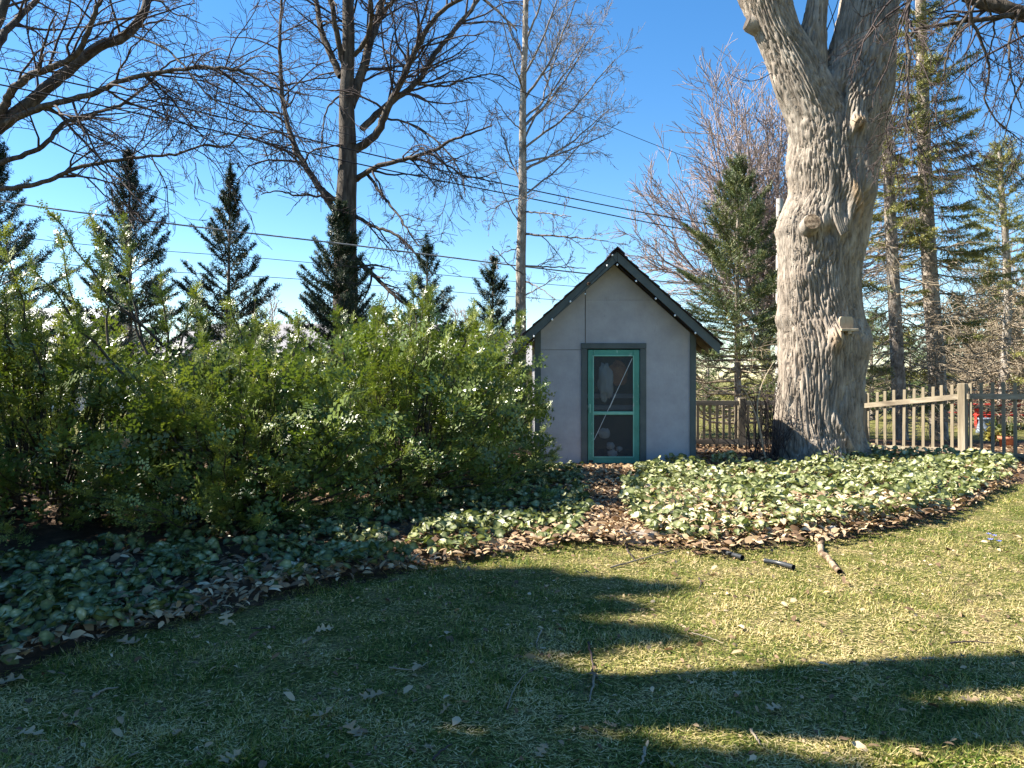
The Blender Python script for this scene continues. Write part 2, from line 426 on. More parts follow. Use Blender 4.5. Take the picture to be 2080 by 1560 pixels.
edge_px = [(-700, 1560), (-250, 1450), (0, 1385), (120, 1335), (250, 1292), (480, 1238), (700, 1187), (900, 1146), (1050, 1124), (1170, 1110),
           (1240, 1104), (1320, 1110), (1450, 1122), (1700, 1098), (1880, 1064), (1960, 1032), (2050, 990), (2200, 962), (2500, 935)]
bed_poly = [G(*p) for p in edge_px] + [(22, 17.0), (-14, 19.0), (-14, 6)]
left_ivy = [G(*p) for p in edge_px[1:10]] + [G(1196, 1060), G(1188, 1000), G(1180, 962), G(1075, 951), G(1000, 962), G(850, 1034), G(500, 1098), G(0, 1165), G(-500, 1210)]
right_ivy = [G(1300, 957), G(1420, 951), G(1540, 957), G(1590, 955), G(1700, 948), G(1780, 940), G(1960, 941), G(2070, 951), G(2046, 985), G(1955, 1028), G(1878, 1060), G(1700, 1092),
             G(1450, 1114), G(1325, 1104), G(1262, 1048), G(1277, 992)]
path_poly = [G(1196, 1060), G(1188, 1000), G(1180, 958), G(1300, 957), G(1277, 992), G(1262, 1048), G(1325, 1106), G(1240, 1102), G(1165, 1112)]

def bed_h(x, y):
    return .014 + np.maximum(0, .05 + .05 * noise2(x, y, .9, 2.0))
step = .14
bx, by = np.meshgrid(np.arange(-12, 15, step), np.arange(2.6, 19, step))
keep = inside(bed_poly, bx + step / 2, by + step / 2)
jx = bx + noise2(bx, by, 6, 1.0) * .04; jy = by + noise2(bx, by, 6, 3.0) * .04
ins = np.minimum.reduce([inside(bed_poly, bx + a, by + b) for a in (-.15, .15) for b in (-.15, .15)])
bz = ground_z(bx, by) * np.clip(1 - np.maximum(np.abs(by - 7) - 7, 0) / 6, 0, 1) + np.where(ins, bed_h(bx, by), .004)
nby, nbx = bx.shape; q = np.arange(nby * nbx).reshape(nby, nbx)
qs = np.stack([q[:-1, :-1], q[:-1, 1:], q[1:, 1:], q[1:, :-1]], -1)[keep[:-1, :-1]].reshape(-1, 4)
used, inv = np.unique(qs, return_inverse=True)
bedV = np.stack([jx, jy, bz], -1).reshape(-1, 3)[used]
bed = link('garden_bed', tri_mesh('garden_bed', bedV, inv.reshape(-1, 4), M['soil'], None, True))
tag(bed, 'dark soil bed under the hedge, shed and maple', kind='structure')
def bed_z(x, y):
    return ground_z(x, y) + bed_h(x, y)

# ------------------------------------------------------------------ shed
SX0, SX1, SY, SYB = .383, 3.108, 12.5, 14.85
CX, APEX, TANP = 1.730, 3.435, .895
def roofz(x): return APEX - abs(x - CX) * TANP
shed = empty('garden_shed', (CX, SY, 0), 'small grey gabled garden shed with green screen door', 'shed')
def part(name, mb, mat, parent, smooth=False):
    return link(name, mb.mesh(name, mat, smooth), parent)
XA, XB = 1.236, 1.247
y0, y1 = SY, SY + .014
for pts in ([(.40, .07), (XA, .07), (XA, 1.992), (.40, 1.992)],
            [(.40, 1.999), (XA, 1.999), (XA, roofz(XA)), (.40, roofz(.40))],
            [(XB, 2.03), (2.2, 2.03), (2.2, .07), (3.09, .07), (3.09, roofz(3.09)), (CX + (APEX - 2.836) / TANP, 2.836), (XB, 2.836)],
            [(XB, 2.8395), (CX + (APEX - 2.8395) / TANP, 2.8395), (CX, APEX), (XB, roofz(XB))]):
    part('plywood_panel', MB().prism(pts, y0, y1), M['wall'], shed)
mb = MB(); mb.box(SX0 + .02, SX0 + .06, SY + .03, SYB, .05, 2.22)
part('side_wall', mb, M['wall'], shed)
mb = MB(); mb.box(SX1 - .06, SX1 - .02, SY + .03, SYB, .05, 2.20)
part('side_wall', mb, M['wall'], shed)
part('back_wall', MB().prism([(SX0 + .06, .05), (SX1 - .06, .05), (SX1 - .06, roofz(SX1 - .06)), (CX, APEX), (SX0 + .06, roofz(SX0 + .06))], SYB - .04, SYB), M['inside'], shed)
part('floor', MB().box(SX0 + .06, SX1 - .06, SY + .02, SYB - .04, .03, .09), M['inside'], shed)
for xa, xb in ((SX0, .488), (3.01, SX1)):
    zt = min(roofz(xa), roofz(xb))
    part('corner_board', MB().prism([(xa, .04), (xb, .04), (xb, roofz(xb)), (xa, roofz(xa))], SY - .028, SY - .002), M['trim'], shed)
    xs = (xa, xa + .02) if xa < 1 else (xb - .02, xb)
    part('corner_return', MB().box(xs[0], xs[1], SY + .0, SY + .09, .04, zt - .02), M['trim'], shed)
# rake boards, soffits and the roof
RY0 = 12.14
def rake(sgn):
    xe = CX + sgn * 1.70
    top = lambda x, o: APEX + o - abs(x - CX) * TANP
    pts = [(CX + sgn * .004, top(CX, 0.0)), (CX + sgn * .004, top(CX, .16)), (xe, top(xe, .16)), (xe - sgn * .01, top(xe, -.01))]
    if sgn > 0: pts[3] = (xe - .02, top(xe, .0))
    part('rake_board', MB().prism(pts, RY0, RY0 + .028), M['trim'], shed)
    pts = [(CX, top(CX, .02)), (CX, top(CX, .145)), (xe, top(xe, .145)), (xe, top(xe, .02))]
    deck = MB().prism([(CX + sgn * .003, top(CX, .125)), (CX + sgn * .003, top(CX, .158)), (xe, top(xe, .158)), (xe, top(xe, .125))], RY0 + .03, SYB + .18)
    part('roof_deck', deck, M['inside'], shed)
    for yb in np.linspace(SY + .3, SYB - .1, 5):
        part('rafter', MB().prism([(CX + sgn * .003, top(CX, .01)), (CX + sgn * .003, top(CX, .124)), (xe - sgn * .02, top(xe - sgn * .02, .124)), (xe - sgn * .02, top(xe - sgn * .02, .01))], yb, yb + .04), M['inside'], shed)
    n = 10
    rs = np.random.RandomState(5 + int(sgn))
    for k in range(n):
        xa = CX + sgn * (1.74 * (1 - k / n)); xb = CX + sgn * max(1.74 * (1 - (k + 1.35) / n), 0.0)
        o0 = .160 + k * .0008 + rs.uniform(0, .004)
        pts = [(xa, top(xa, o0 + .016)), (xb, top(xb, o0 + .002)), (xb, top(xb, o0 + .014)), (xa, top(xa, o0 + .046))]
        part('shingle_course', MB().prism(pts, RY0 - .035 + rs.uniform(-.008, .008), SYB + .2), M['shingle'], shed)
rake(-1); rake(1)
part('ridge_cap', MB().prism([(CX - .12, APEX + .10), (CX, APEX + .212), (CX + .12, APEX + .10), (CX + .12, APEX + .135), (CX, APEX + .243), (CX - .12, APEX + .135)], RY0 - .045, SYB + .21), M['shingle'], shed)
# door trim
part('door_trim', MB().box(1.172, 1.272, SY - .030, SY - .002, .05, 2.012, .004), M['trim'], shed)
part('door_trim', MB().box(2.163, 2.268, SY - .030, SY - .002, .05, 2.012, .004), M['trim'], shed)
part('door_trim', MB().box(1.170, 2.270, SY - .034, SY - .002, 2.015, 2.108, .004), M['trim'], shed)
door = part('screen_door', MB().box(1.284, 1.380, SY - .012, SY + .018, .075, 1.995, .004), M['door'], shed)
door['label'] = 'green screen door with peeling paint'
for nm, b_ in (('stile', (2.052, 2.158, .075, 1.995)), ('top_rail', (1.3815, 2.0505, 1.905, 1.995)), ('middle_rail', (1.3815, 2.0505, .892, .957)), ('bottom_rail', (1.3815, 2.0505, .075, .180))):
    part(nm, MB().box(b_[0], b_[1], SY - .010, SY + .016, b_[2], b_[3], .004), M['door'], door)
for a, b_, c, d in ((1.362, 1.384, .18, 1.90), (2.044, 2.064, .18, 1.90), (1.386, 2.042, 1.886, 1.908), (1.386, 2.042, .900, .948), (1.386, 2.042, .172, .192)):
    part('screen_bead', MB().box(a, b_, SY - .022, SY - .0125, c, d, .003), M['bead'], door)
for za, zb in ((.958, 1.904), (.181, .891)):
    part('screen', MB().box(1.3815, 2.0505, SY + .003, SY + .006, za, zb), M['screen'], door)
part('door_handle', MB().box(1.305, 1.328, SY - .05, SY - .034, .93, 1.08, .004).box(1.31, 1.323, SY - .034, SY - .0125, .95, .97).box(1.31, 1.323, SY - .034, SY - .0125, 1.04, 1.06), M['bead'], door)
tb = Tubes(); tb.add(smooth_path([P(1207, 893, 12.485), P(1284, 728, 12.485)], 6), [.005] * 6, 6)
link('brace_rod', tb.mesh('brace_rod', M['steel']), door)
tb = Tubes(); a, b_ = P(1238, 828, 12.48), P(1250, 801, 12.48); tb.add(smooth_path([a, b_], 4), [.009] * 4, 8)
link('turnbuckle', tb.mesh('turnbuckle', M['steel']), door)
part('corner_plate', MB().box(1.30, 1.37, SY - .017, SY - .0125, .09, .13), M['flue'], door)
# shelving inside, plus added lumps whose colour stands for sun patches behind the screen
for zz in (1.17, .97):
    part('shelf', MB().box(.9, 2.6, 12.74, 13.05, zz, zz + .075, .006), M['shelf'], shed)
part('shelf_upright', MB().box(.86, .90, 12.74, 13.05, .09, 1.9), M['shelf'], shed)
part('shelf_upright', MB().box(2.6, 2.64, 12.74, 13.05, .09, 1.9), M['shelf'], shed)
def lump(name, c, r, mat, seed, label, cat, amp=.25):
    u, v = np.meshgrid(np.linspace(0, 2 * math.pi, 40, endpoint=False), np.linspace(0.02, math.pi - .02, 24))
    D = np.stack([np.sin(v) * np.cos(u), np.sin(v) * np.sin(u), np.cos(v)], -1)
    rr = 1 + amp * perlin(D * 1.6 + seed) + amp * .4 * perlin(D * 4.5 + seed)
    V = (D * rr[..., None] * np.array(r) + np.array(c)).reshape(-1, 3)
    q = np.arange(24 * 40).reshape(24, 40); q2 = np.roll(q, -1, 1)
    o = link(name, tri_mesh(name, V, np.stack([q[:-1], q2[:-1], q2[1:], q[1:]], -1).reshape(-1, 4), mat, None, True))
    return tag(o, label, cat)
lump('draped_sheet', (1.60, 12.63, 1.46), (.13, .06, .30), M['sack'], 3.3, 'pale draped sheet behind the upper door screen', 'sheet', .35)
lump('folded_blanket', (1.82, 12.67, 1.60), (.17, .06, .20), M['rust'], 9.1, 'orange brown folded blanket behind the upper door screen', 'blanket', .3)
for k, (px, py, r) in enumerate([(1228, 880, .10), (1240, 905, .07), (1244, 922, .08), (1258, 912, .05)]):
    c = P(px, py, 12.62)
    lump('stored_bag', c, (r, min(r * .8, .06), r * .9), M['sack'], 20 + k, ['pale bag, topmost behind the lower door screen', 'pale bag below the topmost one behind the lower screen',
         'pale bag lowest behind the lower door screen', 'smallest pale bag at right behind the lower screen'][k], 'bag')

# string lights along the rake
sl = empty('string_light', P(1245, 518, 12.12), 'string of small white bulbs along the shed rake boards', 'string light')
bulbs = [(211, 958), (386, 797), (560, 625), (735, 455), (912, 282), (962, 180), (1010, 272), (1190, 428), (1378, 597), (1562, 758), (1758, 927)]
bp_ = [P(1040 + a / 4.727, 480 + b / 4.727, 12.122) for a, b in bulbs]
tb = Tubes()
for a, b_ in zip(bp_[:-1], bp_[1:]):
    mid = (a + b_) / 2 + np.array([0, -.004, -.006]); tb.add(smooth_path([a, mid, b_], 7), [.003] * 7, 4)
link('cord', tb.mesh('cord', M['cable']), sl)
uv = np.array([(math.sin(v) * math.cos(u), math.sin(v) * math.sin(u), math.cos(v)) for v in np.linspace(0, math.pi, 8) for u in np.linspace(0, 2 * math.pi, 10, endpoint=False)])
qq = np.arange(80).reshape(8, 10); qq2 = np.roll(qq, -1, 1)
bulb_me = tri_mesh('bulb', uv * np.array([.016, .016, .019]), np.stack([qq[:-1], qq2[:-1], qq2[1:], qq[1:]], -1).reshape(-1, 4), M['bulb'], None, True)
for b_ in bp_:
    o = bpy.data.objects.new('bulb', bulb_me); COL.objects.link(o); o.parent = sl
    o.location = tuple(b_ + np.array([0, -.018, -.004]) - np.array(sl.location))
lf = lump('leaf_tangle', P(1196, 576, 12.10), (.03, .02, .022), M['litter'], 2.0, 'dry leaf caught on the left rake board of the shed', 'leaf', .5)
# doorstep slab and flagstones of the path
def slab(name, px, py, w, dpt, h, seed, label, cat='stone', rot=0.0):
    x, y = G(px, py); rs = np.random.RandomState(seed); n = 14
    a = np.linspace(0, 2 * math.pi, n, endpoint=False)
    sq = 1 / np.maximum(np.abs(np.cos(a)), np.abs(np.sin(a))) ** .6
    r = sq * (1 + rs.uniform(-.12, .12, n))
    ox, oy = np.cos(a) * r * w, np.sin(a) * r * dpt
    c, s = math.cos(rot), math.sin(rot); ox, oy = ox * c - oy * s, ox * s + oy * c
    z = bed_z(np.array([x]), np.array([y]))[0]
    V, Fc = [], []
    for zz, k in ((z - .05, 1.0), (z + h * .8, 1.0), (z + h, .94)):
        V += [(x + ox[i] * k, y + oy[i] * k, zz + rs.uniform(-.004, .004)) for i in range(n)]
    for L in (0, 1): Fc += [(L * n + i, L * n + (i + 1) % n, (L + 1) * n + (i + 1) % n, (L + 1) * n + i) for i in range(n)]
    Fc.append(tuple(range(2 * n, 3 * n)))
    return tag(link(name, poly_mesh(name, V, Fc, M['stone'])), label, cat)
slab('doorstep', 1222, 960, .52, .16, .035, 1, 'low stone doorstep below the green door')
slab('flagstone', 1232, 1012, .34, .16, .03, 2, 'small flagstone half way along the leaf covered path', rot=.2)
slab('flagstone', 1235, 1045, .28, .16, .02, 8, 'flat flagstone among dry leaves between the two ground cover beds', rot=-.1)
slab('edging_stone', 1292, 1100, .20, .10, .05, 3, 'pale edging stone where the path meets the lawn', rot=-.15)

# ------------------------------------------------------------------ big maple at the right
MD = 13.35
mpx = lambda v: v / F * MD
# rows of the photo: (py, left px, right px) of the trunk running into the right-hand limb
prof = [(985, 1545, 1795), (962, 1560, 1776), (945, 1567, 1762), (925, 1575, 1752), (900, 1579, 1744), (860, 1582, 1738), (800, 1588, 1741), (740, 1590, 1748), (690, 1590, 1755), (650, 1590, 1743),
        (600, 1590, 1736), (550, 1590, 1738), (500, 1589, 1747), (450, 1590, 1754), (420, 1601, 1760), (400, 1608, 1765), (350, 1612, 1771), (300, 1612, 1776), (250, 1622, 1790), (200, 1648, 1800), (150, 1672, 1803),
        (100, 1688, 1806), (50, 1704, 1811), (0, 1717, 1816), (-80, 1730, 1822), (-200, 1742, 1828), (-350, 1765, 1830), (-520, 1790, 1842)]
limbL = [(360, 1640, 1700), (310, 1617, 1735), (250, 1606, 1722), (200, 1585, 1692), (150, 1567, 1664), (110, 1550, 1640), (62, 1530, 1612), (0, 1504, 1594), (-80, 1475, 1562), (-200, 1440, 1520), (-350, 1400, 1468)]
limbM = [(210, 1622, 1668), (150, 1622, 1669), (90, 1622, 1667), (40, 1634, 1669), (0, 1641, 1673), (-100, 1650, 1680), (-250, 1668, 1694), (-400, 1690, 1710)]
def sd(a, b): return np.sqrt(((a - b) ** 2).sum(-1))
def trunk_mesh(name, rows, nz, nf, nb, twist, flare=False, ycen=0.0, depth_k=1.0):
    rows = sorted(rows, key=lambda r: -r[0])
    pyv = np.array([r[0] for r in rows], float)
    zc = EYE - (pyv - HZ) / F * MD
    cx = (np.array([(r[1] + r[2]) / 2 for r in rows]) - 1040) / F * MD
    rr = np.array([(r[2] - r[1]) / 2 for r in rows]) / F * MD
    pts = smooth_path(np.stack([cx, rr, zc], -1), nz)
    th = np.r_[np.linspace(-math.pi * .60, math.pi * .60, nf, endpoint=False), np.linspace(math.pi * .60, math.pi * 1.40, nb, endpoint=False)]
    C, R, Zz = pts[:, 0], pts[:, 1], pts[:, 2]
    if flare: R = R
    lobes = 1 + (.035 * perlin(np.stack([np.sin(th)[None] * 1.5 + Zz[:, None] * .0, np.cos(th)[None] * 1.5 + 0 * Zz[:, None], Zz[:, None] * .7 + 0 * th[None]], -1)))
    if flare:
        fl = np.exp(-np.maximum(Zz, 0) / .28)[:, None]
        lobes = lobes + fl * (.10 * np.cos(th * 5 + .6) + .07 * np.cos(th * 3 + 2) + .03 * np.cos(th * 9))
    x = C[:, None] + R[:, None] * lobes * np.sin(th)[None]
    y = MD + ycen - R[:, None] * depth_k * lobes * np.cos(th)[None]
    z = np.repeat(Zz[:, None], len(th), 1)
    S = np.stack([x, y, z], -1)
    nrm = np.stack([np.sin(th)[None] + 0 * x, -np.cos(th)[None] + 0 * x, 0 * x], -1)
    # furrowed bark: stretched ridged noise following the grain
    tw = twist * (z - 3)
    W = np.stack([perlin(S * np.array([1.5, 1.5, .9]) + 5), perlin(S * np.array([1.5, 1.5, .9]) + 15), 0 * x], -1)
    ang = np.stack([x - C[:, None], y - MD, z], -1)
    ca, sa = np.cos(tw), np.sin(tw)
    q = np.stack([ang[..., 0] * ca - ang[..., 1] * sa, ang[..., 0] * sa + ang[..., 1] * ca, z], -1)
    q = q + W * .07
    def rot(p, k):
        c_, s_ = np.cos(k * z), np.sin(k * z); return np.stack([p[..., 0] * c_ - p[..., 1] * s_, p[..., 0] * s_ + p[..., 1] * c_, p[..., 2]], -1)
    na = np.abs(perlin(rot(q, .08) * np.array([20, 20, .36]) + 3)); nb_ = np.abs(perlin(rot(q, -.10) * np.array([20, 20, .36]) + 23))
    f = np.minimum(na, nb_ * 2.0)
    n3 = perlin(q * np.array([3, 3, .9]) + 1); n4 = perlin(q * np.array([48, 48, 7]) + 2); n5 = np.abs(perlin(q * np.array([36, 36, 2.2]) + 8))
    disp = .074 * (1 - np.exp(-f / .09)) + .018 * (1 - np.exp(-n5 / .12)) + .040 * n3 + .006 * n4 - .03
    return S, nrm, disp, th, len(th)
def bump(S, nrm, disp, px, py, amp, sx, sz, skew=0.0):
    """a burl, scar or swelling centred on a photo pixel of the near side"""
    bx_, bz_ = (px - 1040) / F * (MD - .5), EYE - (py - HZ) / F * (MD - .5)
    dx = (S[..., 0] - bx_) - skew * (S[..., 2] - bz_); dz = S[..., 2] - bz_
    w = np.exp(-(dx / sx) ** 2 - (dz / sz) ** 2) * (nrm[..., 1] < .25)
    return disp + amp * w, w
def finish(name, S, nrm, disp, tone, parent, mat):
    V = (S + nrm * disp[..., None]); nz, nt_ = V.shape[:2]
    q = np.arange(nz * nt_).reshape(nz, nt_); q2 = np.roll(q, -1, 1)
    Q = np.stack([q[:-1], q2[:-1], q2[1:], q[1:]], -1).reshape(-1, 4)
    return link(name, tri_mesh(name, V.reshape(-1, 3), Q, mat, tone.ravel(), True), parent)
maple = empty('maple_tree', (5.55, MD, 0), 'massive old maple trunk with deeply furrowed bark and forked limbs', 'tree')
S, nrm, disp, th, nt_ = trunk_mesh('trunk', prof, 350, 260, 24, .13, True)
tone = np.zeros(disp.shape)
smoothw = np.zeros(disp.shape)
for (px, py, amp, sx, sz, sk, wood) in [(1727, 262, .16, .12, .14, 0, 1.0), (1744, 330, .10, .07, .45, 0, .3), (1718, 340, -.10, .05, .45, 0, 0), (1722, 410, .20, .09, .46, -.14, 1.1), (1700, 420, -.12, .06, .30, -.10, 0), (1704, 455, .08, .07, .22, .2, .3), (1742, 440, -.10, .05, .4, -.1, 0),
        (1748, 385, .12, .13, .28, 0, 0), (1752, 690, .07, .15, .3, 0, 0), (1685, 690, .18, .10, .24, .05, .8), (1640, 560, .07, .15, .2, 0, 0), (1610, 640, .06, .12, .15, 0, 0), (1700, 215, -.30, .07, .40, .18, 0), (1712, 245, -.12, .05, .20, 0, 0), (1640, 330, .05, .2, .3, 0, 0),
        (1675, 478, -.14, .09, .10, 0, 0), (1648, 466, .10, .12, .14, 0, 0), (1600, 455, .07, .12, .12, 0, 0), (1700, 880, .12, .07, .35, -.5, 0), (1640, 920, .08, .10, .25, .3, 0)]:
    d2, w = bump(S, nrm, disp, px, py, amp, sx, sz, sk)
    disp = d2
    if wood: tone = np.maximum(tone, w * wood * 1.2); smoothw = np.maximum(smoothw, np.clip(w * wood * 1.6, 0, .8))
tone = np.clip(tone - .35, 0, .65) / .65
finish('trunk', S, nrm, disp - smoothw * .012, tone, maple, M['maple'])
for nm, rows, nz, nf, nb, ty, tw in (('limb', limbL, 150, 130, 16, -.10, -.05), ('limb', limbM, 110, 50, 12, -.12, 0)):
    S, nrm, disp, th, nt_ = trunk_mesh(nm, rows, nz, nf, nb, tw, False, ty)
    tone = np.zeros(disp.shape)
    disp, w = bump(S, nrm, disp, 1580, 188, .06, .07, .07)
    finish(nm, S, nrm, disp, tone, maple, M['maple'])
def disc_stub(parent, base, direction, r, mat_side, mat_end):
    d = unit(direction); pts = [np.array(base) + d * t for t in (-.2, 0, .02, .04)]
    tb = Tubes(); tb.add(pts, [r * 1.25, r * 1.12, r, r * .97], 18)
    st = link('branch_stub', tb.mesh('branch_stub', mat_side), parent)
    Fm = frames(d[None], np.array([[0.1, .2, 1.0]]))[0]
    a = np.linspace(0, 2 * math.pi, 18, endpoint=False)
    V = [pts[3] + d * .004 + Fm @ np.array([0, math.cos(t) * r * .96, math.sin(t) * r * .96]) for t in a] + [pts[3] + d * .012]
    link('cut_face', poly_mesh('cut_face', V, [(i, (i + 1) % 18, 18) for i in range(18)], mat_end), st)
disc_stub(maple, P(1649, 452, MD - .80), (-.15, -1, .25), .14, M['maple'], M['stick'])
disc_stub(maple, P(1522, 45, MD - .10), (-1, -.1, .35), .15, M['maple'], M['bark_dark'])
# splintered strip at the end of the scar
tb = Tubes()
for k in range(5):
    tb.add(smooth_path([P(1690 + k * 4, 425, MD - .74), P(1700 + k * 4, 455, MD - .80), P(1709 + k * 3.2, 478 - k * 2, MD - .84)], 6), [.03, .032, .03, .028, .025, .012], 6)
link('splintered_bark', tb.mesh('splintered_bark', M['maple']), maple)
# thin shoots still growing from the left limb
tb = Tubes()
for pts, w in (([(1572, 145), (1550, 158), (1525, 165), (1500, 160), (1478, 147)], .010), ([(1525, 165), (1508, 158), (1495, 145)], .005), ([(1570, 130), (1552, 138), (1535, 135)], .005), ([(1656, 120), (1680, 60), (1700, 10), (1712, -40)], .014), ([(1690, 150), (1700, 90), (1690, 30), (1676, -10)], .012), ([(1675, 110), (1690, 100), (1708, 95)], .005)):
    p = smooth_path([P(a_, b_, MD - .1) for a_, b_ in pts], 10); tb.add(p, np.linspace(w, w * .4, 10), 5)
link('twigs', tb.mesh('twigs', M['twig']), maple)
# little ledge on the trunk
lg = empty('trunk_ledge', P(1720, 668, MD - .82), 'small pale wooden ledge with rounded backboard nailed to the maple', 'ledge')
c = P(1718, 668, MD - .83)
a = np.linspace(0, math.pi, 9)
w_, h_ = .115, .115
out = [(c[0] - w_, c[2]), (c[0] + w_, c[2]), (c[0] + w_, c[2] + .14)] + [(c[0] + w_ * (.62 + .38 * math.cos(t)) if t < 1.57 else c[0] - w_ * (.62 + .38 * -math.cos(t)), c[2] + .14 + .07 * math.sin(t)) for t in a] + [(c[0] - w_, c[2] + .14)]
link('backboard', MB().prism(out, c[1] - .03, c[1] + .03).mesh('backboard', M['wood_pale']), lg)
link('ledge_board', MB().box(c[0] - .13, c[0] + .16, c[1] - .13, c[1] + .25, c[2] - .045, c[2] - .003, .005).mesh('ledge_board', M['wood_pale']), lg)
link('bracket', MB().box(c[0] - .01, c[0] + .05, c[1] - .115, c[1] + .25, c[2] - .09, c[2] - .047, .004).mesh('bracket', M['wood_pale']), lg)

# ------------------------------------------------------------------ branching
def grow(tb, start, direc, length, r0, level, rs, spec, sides=4):
    """random limb with twigs; spec[level] = (children, length ratio, angle, wobble, tropism, segments)"""
    n = spec[level][5]
    pts = [np.array(start, float)]; d = unit(direc)
    wob, trop = spec[level][3], spec[level][4]
    for k in range(n):
        d = unit(d + rs.normal(size=3) * wob + np.array([0, 0, trop]))
        pts.append(pts[-1] + d * length / n)
    pts = np.array(pts)
    rad = np.linspace(r0, max(r0 * .35, spec['rmin']), n + 1)
    tb.add(pts, rad, sides if level < 2 else 3)
    if level + 1 in spec: sprout(tb, pts, rad, level + 1, rs, spec)
def sprout(tb, pts, rad, level, rs, spec, t0=.15, count=None):
    cnt, ratio, ang = spec[level][:3]
    seg = np.diff(pts, axis=0); L = np.linalg.norm(seg, axis=1).sum(); n = len(pts) - 1
    k = count if count is not None else cnt
    k = int(k + rs.uniform(-.5, .5) * max(1, k * .4))
    for t in np.sort(rs.uniform(t0, 1.0, max(k, 1))):
        i = min(int(t * n), n - 1); f = t * n - i
        p = pts[i] * (1 - f) + pts[i + 1] * f; d = unit(seg[i])
        a = ang * rs.uniform(.6, 1.35)
        side = unit(np.cross(d, rs.normal(size=3)))
        nd = d * math.cos(a) + side * math.sin(a)
        l = L * ratio * rs.uniform(.55, 1.25) * (1.15 - .55 * t)
        l = min(l, spec.get('lmax', {}).get(level, 99))
        r = min(max((rad[i] * (1 - f) + rad[i + 1] * f) * .5, spec['rmin']), spec['rmin'] * 6)
        grow(tb, p, nd, l, r, level, rs, spec)

def px_path(pts, d, dk=0.0, n=None):
    n = n or max(8, len(pts) * 5)
    raw = [P(a, b, d + dk * k / max(1, len(pts) - 1)) for k, (a, b) in enumerate(pts)]
    return smooth_path(raw, n)

def bare_tree(name, label, d, trunk, limbs, spec, seed, mat_trunk, mat_limb, mat_twig, base, group=None, twl=None):
    rs = np.random.RandomState(seed)
    t = empty(name, base, label, 'tree', group)
    tb = Tubes(); path = px_path([p[:2] for p in trunk], d, 0, 40)
    wk = np.interp(np.linspace(0, 1, 40), np.linspace(0, 1, len(trunk)), [p[2] for p in trunk]) / F * d / 2
    path = path + np.cumsum(rs.normal(size=path.shape) * np.array([.008, .008, 0]), 0)
    tb.add(path, wk, 14)
    link('trunk', tb.mesh('trunk', mat_trunk), t)
    twigs = Tubes()
    for L in limbs:
        pts, w0, w1, dk = L[:4]
        p = px_path(pts, d, dk)
        p[1:-1] += rs.normal(size=p[1:-1].shape) * .012 * d / 20
        r = np.linspace(w0, w1, len(p)) / F * d / 2
        lt = Tubes(); lt.add(p, r, 8)
        link('limb', lt.mesh('limb', mat_limb), t)
        LL = np.linalg.norm(np.diff(p, axis=0), axis=1).sum()
        sprout(twigs, p, r, 1, rs, spec, L[4] if len(L) > 4 else .12, max(3, int(LL * spec['per_m'])))
    if twl:
        for z0, z1, cnt, ln in twl:
            for k in range(cnt):
                i = rs.randint(int(z0 * 39), max(int(z1 * 39), int(z0 * 39) + 1)); a = rs.uniform(0, 2 * math.pi)
                grow(twigs, path[i], (math.cos(a), math.sin(a), rs.uniform(.1, .9)), ln * rs.uniform(.5, 1.2), max(wk[i] * .16, spec['rmin']), 1, rs, spec)
    link('twigs', twigs.mesh('twigs', mat_twig), t)
    return t

SPEC = {1: (6, .42, .75, .17, .03, 7), 2: (6, .55, .75, .22, .02, 5), 3: (4, .55, .7, .25, .02, 3), 'rmin': .006, 'per_m': 3.0, 'lmax': {1: 2.3, 2: 1.1, 3: .5}}
DROOP = {1: (6, .42, .8, .17, -.05, 7), 2: (6, .55, .75, .22, -.05, 5), 3: (4, .55, .7, .25, -.02, 3), 'rmin': .006, 'per_m': 3.0, 'lmax': {1: 2.4, 2: 1.1, 3: .5}}

# tree leaning in from the left, trunk out of frame
D1 = 17.0
bare_tree('bare_maple', 'spreading bare tree whose limbs reach in from the left edge', D1,
    [(-330, 1010, 70), (-325, 800, 62), (-300, 560, 58), (-250, 430, 54), (-170, 340, 48), (-80, 292, 40), (0, 258, 27)],
    [([(-10, 264), (40, 225), (130, 150), (200, 95), (260, 70), (285, 40), (300, 0), (320, -90), (350, -170)], 27, 12, 1.0, .1),
     ([(-5, 255), (8, 215), (25, 185), (60, 155), (110, 135), (160, 105), (180, 60), (205, 0), (235, -90)], 17, 6, -1.2, .2),
     ([(10, 250), (50, 232), (110, 210), (190, 190), (240, 165), (310, 150), (380, 138), (440, 136), (500, 148), (545, 175), (590, 215)], 14, 3, -2.5, .12),
     ([(-60, 345), (20, 325), (90, 295), (130, 250), (190, 230), (250, 210), (300, 170), (350, 125), (400, 110)], 12, 3, 1.5, .2),
     ([(-90, 390), (50, 378), (110, 362), (160, 340), (210, 330), (300, 318), (370, 310), (410, 295), (460, 297), (505, 250)], 12, 2.5, -1.0, .25),
     ([(-120, 320), (-60, 190), (0, 85), (30, 45), (70, 5), (120, -70)], 22, 9, 2.0, .45),
     ([(-150, 330), (-70, 170), (0, 30), (12, 0), (50, -120)], 26, 14, .5, .5),
     ([(260, 70), (330, 95), (370, 130), (420, 190), (520, 260)], 5, 2, -2.0, .1),
     ([(-160, 340), (-200, 200), (-230, 0), (-240, -200)], 36, 14, 1.5, .3)],
    DROOP, 11, M['bark_dark'], M['bark_dark'], M['twig'], (-15.4, D1, 0))

